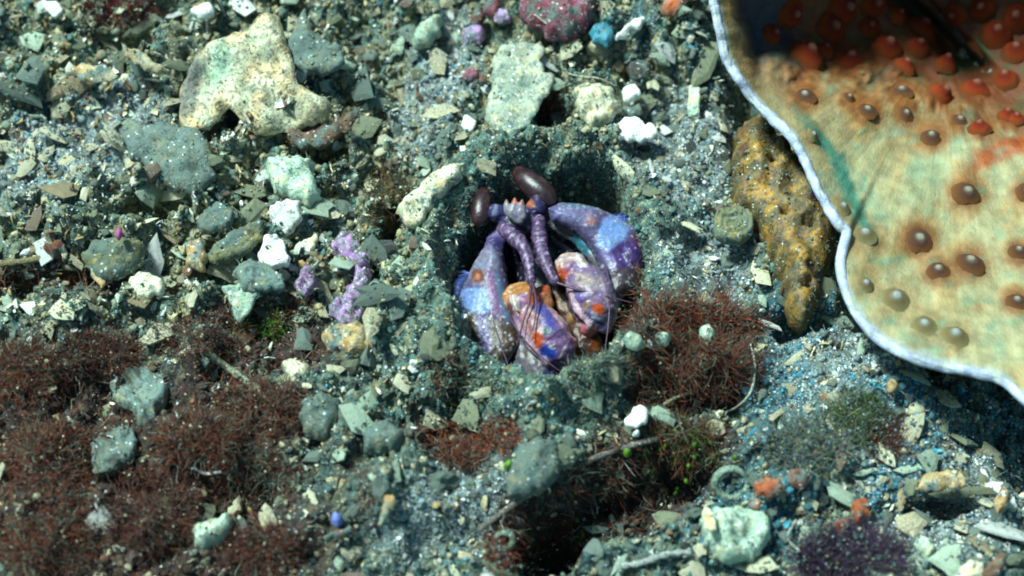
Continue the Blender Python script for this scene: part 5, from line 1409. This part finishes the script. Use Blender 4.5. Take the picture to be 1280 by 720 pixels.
for (nm, bases, count, mats, word, cat, (s0, s1)) in KINDS:
    k = 0; tries = 0
    while k < count and tries < 14000:
        tries += 1
        x = rs_.uniform(-20, 1300); y = rs_.uniform(-15, 735)
        s = s0 + (s1 - s0) * rs_.random() ** (2.2 if nm != 'silted_flake' else 1.5)
        tz, sz, ez, clz = [float(v) for v in zones(np.array([x]), np.array([y]))]
        dens = 1.0
        if nm == 'silted_flake' and not ((x < 560 and y < 430) or (x > 1040 and y > 470) or (560 < x < 880 and y < 170)): dens = .16
        if clz > .5: dens = .10
        if tz > .5: dens = .16
        if x < 520 and y < 400: dens = 1.5
        if x > 1080 and y > 520: dens = 1.4
        if rs_.random() > dens / 1.5: continue
        if tz > .5: s *= .75
        if nm == 'shell_fragment' and x < 540 and y < 410: s *= 1.25
        if blocked(x, y, s): continue
        if any((x - a) ** 2 + (y - b) ** 2 < ((.45 if nm == 'silted_flake' else .6) * (s + c)) ** 2 for a, b, c in placed): continue
        p = hit([x], [y])[0]
        if p[2] < -.16: continue
        if nm == 'silted_flake':
            aa = np.linspace(0, 6.28, 9); rr_ = s / PPU * .75
            p[2] = max(p[2], float(np.percentile(hz(p[0] + rr_ * np.cos(aa), p[1] + rr_ * np.sin(aa)), 65)))
        names = [m for m, _ in mats]; wts = [w * (3 if (m == 'teal' and ez > .4) else 1) * (2.2 if (m in ('rust', 'dark') and tz > .5) else 1) for m, w in mats]
        mt = rs_.choices(names, wts)[0]
        if mt == 'teal' and ez < .3: mt = 'grey'
        o = bpy.data.objects.new(nm, rs_.choice(bases)); COL.objects.link(o)
        o.material_slots[0].link = 'OBJECT'; o.material_slots[0].material = MATS[mt]
        r = s / PPU
        tl = .28 if nm != 'silted_flake' else .45
        nrm = Vector(gnormal(p[None])[0]) * .6 + Vector((rs_.gauss(0, tl), rs_.gauss(0, tl), .6))
        q = nrm.to_track_quat('Z', 'Y').to_matrix().to_4x4() @ Matrix.Rotation(rs_.uniform(0, 6.28), 4, 'Z')
        o.matrix_world = Matrix.Translation(Vector(p) + Vector((0, 0, r * (.06 if nm == 'shell_fragment' else .24 if nm == 'silted_flake' else .0)))) @ q @ Matrix.Diagonal((r * rs_.uniform(.8, 1.3), r * rs_.uniform(.75, 1.1), r * rs_.uniform(.7, 1.15) * (.42 if nm == 'silted_flake' else .6 if nm == 'shell_fragment' else 1), 1))
        if nm == 'silted_flake': BIGF.append(o)
        dd = [math.hypot(c_[0] - x, c_[1] - y) for c_, _ in REF]
        i_ = min(range(len(dd)), key=lambda q_: dd[q_])
        reg = ('beside' if dd[i_] < 55 else 'near') + ' the ' + REF[i_][1]
        szw = 'tiny' if s < 6.3 else 'small' if s < 9 else 'larger' if s < 16 else 'broad' if s < 22 else 'very broad'
        lab_ = '%s %s %s %s' % (szw, WORD[mt], word, reg)
        if len(lab_.split()) > 16: lab_ = ' '.join(lab_.split()[:-len(REF[i_][1].split())] + REF[i_][1].split()[:6])
        tag(o, lab_, cat, lab_[lab_.index(' ') + 1:].replace(word, word + 's'))
        placed.append((x, y, s)); k += 1

# ------------------------------------------------------------------ uncountable cover: crumbs, grains, shell hash, filaments
def place_n(n, seed, wfn, zmin=-.30):
    rg = np.random.default_rng(seed)
    x = rg.uniform(-150, 1430, n); y = rg.uniform(-110, 830, n)
    t, s, e, c = zones(x, y)
    keep = rg.uniform(0, 1, n) < wfn(x, y, t, s, e, c)
    x, y = x[keep], y[keep]
    p = hit(x, y)
    m = p[:, 2] > zmin
    return x[m], y[m], p[m], rg
def clump(x, y, sc, seed): return sstep(-.35, .5, fbm(x / sc, y / sc, seed, 3))

x, y, p, rg = place_n(36000, 1, lambda x, y, t, s, e, c: (.35 + .65 * clump(x, y, 40, 700)) * (1 - .5 * s))
tops, tcol = [], []
for (so_, cat_) in SOLID:
    if cat_ in ('bead', 'alga'): continue
    me_ = so_.data; L0 = np.array(so_.location)
    cs = np.array([f.center[:] for f in me_.polygons]) + L0; nz_ = np.array([f.normal.z for f in me_.polygons]); ar = np.array([f.area for f in me_.polygons])
    m_ = nz_ > .35; cs = cs[m_]; ar = ar[m_]
    k_ = int(ar.sum() * 5600)
    pk = rg.choice(len(cs), k_, p=ar / ar.sum())
    q_ = cs[pk]; X_, Y_ = proj(q_)
    keep = fbm(X_ / 16, Y_ / 16, 777, 3) + rg.normal(0, .25, k_) > .34
    tops.append(q_[keep])
ndust = 0
for o_ in BIGF:
    M_ = np.array(o_.matrix_world)
    v_ = np.array([f.center[:] for f in o_.data.polygons if f.normal.z > .3]) @ M_[:3, :3].T + M_[:3, 3]
    k_ = int(60 * rg.random())
    q_ = v_[rg.integers(0, len(v_), k_)] + rg.normal(0, .008, (k_, 3)) * np.array([1, 1, .2])
    tops.append(q_)
tops = np.concatenate(tops); tX, tY = proj(tops)
p = np.concatenate([p, tops + rg.normal(0, .002, tops.shape)]); x = np.concatenate([x, tX]); y = np.concatenate([y, tY])
n = len(x); size = .003 + .010 * rg.random(n) ** 3.4
size[-len(tops):] *= .45
dst = np.concatenate(DUST); dX, dY = proj(dst)
p = np.concatenate([p, dst]); x = np.concatenate([x, dX]); y = np.concatenate([y, dY]); size = np.concatenate([size, .0016 + .0045 * rg.random(len(dst)) ** 2]); n = len(x)
gcx, _ = ground_color(x, y)
cc = gcx * rg.uniform(.75, 1.3, n)[:, None]
wm = rg.random(n) < .10; cc[wm] = np.array([srgb(178, 172, 140)] * wm.sum()) * rg.uniform(.6, 1.2, wm.sum())[:, None]
bases = [ico(1, s, .38, (1, 1, .8)) for s in range(300, 305)]
for s in range(7):
    r2 = np.random.default_rng(s + 160)
    v = np.array([[1, 0, 0], [-1, 0, 0], [0, 1, 0], [0, -1, 0], [0, 0, .9], [0, 0, -.9]]) * r2.uniform(.75, 1.35, (6, 1)) + r2.normal(0, .12, (6, 3))
    bases.append((v, np.array([[0, 2, 4], [2, 1, 4], [1, 3, 4], [3, 0, 4], [2, 0, 5], [1, 2, 5], [3, 1, 5], [0, 3, 5]])))
o = scatter('silt_crumbs', bases, p + np.stack([0 * size, 0 * size, size * .3], -1), size, rand_rot(n, rg), cc, M_CRUMB, True)
tag(o, 'grey-green silt crumbs covering the sea floor', 'silt', kind='stuff')

x, y, p, rg = place_n(115000, 2, lambda x, y, t, s, e, c: np.clip(.22 + .75 * s + .25 * e - .12 * t, .06, 1) * (.35 + .65 * clump(x, y, 26, 710)))
n = len(x); size = .0016 + .0042 * rg.random(n) ** 2.2
pal = np.array([srgb(225, 232, 232), srgb(190, 205, 210), srgb(214, 200, 160), srgb(120, 130, 130), srgb(40, 46, 52), srgb(170, 140, 90), srgb(70, 160, 190), srgb(86, 100, 110)])
_, _, ez, _ = zones(x, y)
pr = rg.random(n)
k = np.digitize(pr, np.cumsum([.20, .17, .11, .16, .14, .06, .05, .11])[:-1])
k = np.where((ez > .4) & (rg.random(n) < .45), 6, k)
cc = pal[k] * rg.uniform(.6, 1.1, n)[:, None]
octa = []
for s in range(6):
    r2 = np.random.default_rng(s + 60)
    v = np.array([[1, 0, 0], [-1, 0, 0], [0, 1, 0], [0, -1, 0], [0, 0, 1], [0, 0, -1.0]]) * r2.uniform(.5, 1.25, (6, 1)) + r2.normal(0, .15, (6, 3))
    octa.append((v, np.array([[0, 2, 4], [2, 1, 4], [1, 3, 4], [3, 0, 4], [2, 0, 5], [1, 2, 5], [3, 1, 5], [0, 3, 5]])))
o = scatter('sand_grains', octa, p + np.stack([0 * size, 0 * size, size * .4], -1), size, rand_rot(n, rg), cc, M_GRAIN)
tag(o, 'glittering sand grains strewn over the sea floor', 'sand', kind='stuff')

x, y, p, rg = place_n(12500, 3, lambda x, y, t, s, e, c: np.clip((.22 + .5 * clump(x, y, 50, 720)) * np.where((x < 540) & (y < 410), 2.4, 1) * np.where((x > 1040) & (y > 440), 1.7, 1) * (1 - .75 * c) * (1 - .65 * t), 0, 1))
n = len(x); size = (.005 + .013 * rg.random(n) ** 2.4) * np.where((x < 540) & (y < 410), 1.25, 1)
pal = np.array([srgb(222, 220, 196), srgb(206, 196, 150), srgb(186, 200, 176), srgb(186, 160, 108), srgb(130, 130, 106), srgb(130, 98, 72), srgb(230, 232, 222)])
k = rg.integers(0, 7, n); _, _, ez, _ = zones(x, y)
cc = pal[k] * rg.uniform(.55, 1.0, n)[:, None]
cc[(ez > .5) & (rg.random(n) < .4)] = srgb(60, 140, 160)
fb = []
for m in FR:
    v = np.zeros(len(m.vertices) * 3); m.vertices.foreach_get('co', v)
    bm = bmesh.new(); bm.from_mesh(m); bmesh.ops.triangulate(bm, faces=bm.faces)
    fb.append((v.reshape(-1, 3) * np.array([1, 1, .7]), np.array([[q.index for q in f.verts] for f in bm.faces]))); bm.free()
o = scatter('shell_hash', fb[:8], p + np.stack([0 * size, 0 * size, size * .25], -1), size, rand_rot(n, rg), cc, M_GRAIN)
tag(o, 'fine broken shell hash mixed into the rubble', 'shell hash', kind='stuff')

x, y, p, rg = place_n(90000, 4, lambda x, y, t, s, e, c: np.clip(.10 + .85 * t * clump(x, y, 24, 730) + .30 * c, 0, 1), -.22)
n = len(x)
t, s, e, c = zones(x, y)
k = rg.random(n)
cc = np.where((t > .4)[:, None], np.array(DB + RB)[rg.integers(0, len(DB + RB), n)], np.array(GG)[rg.integers(0, 3, n)]) * rg.uniform(.6, 1.3, n)[:, None]
lt = rg.random(n) < .10; cc[lt] = srgb(160, 160, 140)
d = gnormal(p) + rg.normal(0, .55, (n, 3))
me = strands('algal_turf', p, d, rg.uniform(.015, .045, n) * np.where(t > .4, .9 + 1.5 * clump(x, y, 30, 760), .65), rg.uniform(.0006, .0016, n), cc, 3, .6, 8)
o = link('algal_turf', me, M_HAIR)
tag(o, 'short brown and grey algal turf on the sea floor', 'turf', kind='stuff')

# soft silt fuzz on the floor and on everything that has lain there long
x, y, p, rg = place_n(78000, 5, lambda x, y, t, s, e, c: np.clip(.55 * clump(x, y, 20, 770) * (1 - .6 * s) + .25 * c, 0, 1), -.22)
ft = []
for (so_, cat_) in SOLID:
    if cat_ in ('bead', 'alga') or so_.name.startswith('white'): continue
    me_ = so_.data; L0 = np.array(so_.location)
    cs = np.array([f.center[:] for f in me_.polygons]) + L0; nz_ = np.array([f.normal.z for f in me_.polygons]); ar = np.array([f.area for f in me_.polygons])
    m_ = nz_ > .1; cs = cs[m_]; ar = ar[m_]
    k_ = int(ar.sum() * 7000)
    q_ = cs[rg.choice(len(cs), k_, p=ar / ar.sum())] + rg.normal(0, .004, (k_, 3)) * np.array([1, 1, .2]); X_, Y_ = proj(q_)
    ft.append(q_[fbm(X_ / 14, Y_ / 14, 780, 3) > .02])
ft = np.concatenate(ft)
p = np.concatenate([p, ft]); x, y = proj(p); n = len(p)
gcx, _ = ground_color(x, y)
cc = lerp(gcx, srgb(122, 136, 118), rg.uniform(0, .7, n)) * rg.uniform(.7, 1.25, n)[:, None]
d = gnormal(p) + rg.normal(0, .6, (n, 3))
me = strands('silt_fuzz', p, d, rg.uniform(.007, .020, n), rg.uniform(.0008, .0016, n), cc, 2, .5, 9)
o = link('silt_fuzz', me, M_HAIR)
tag(o, 'grey-green silt fuzz grown over stones and sea floor', 'silt', kind='stuff')
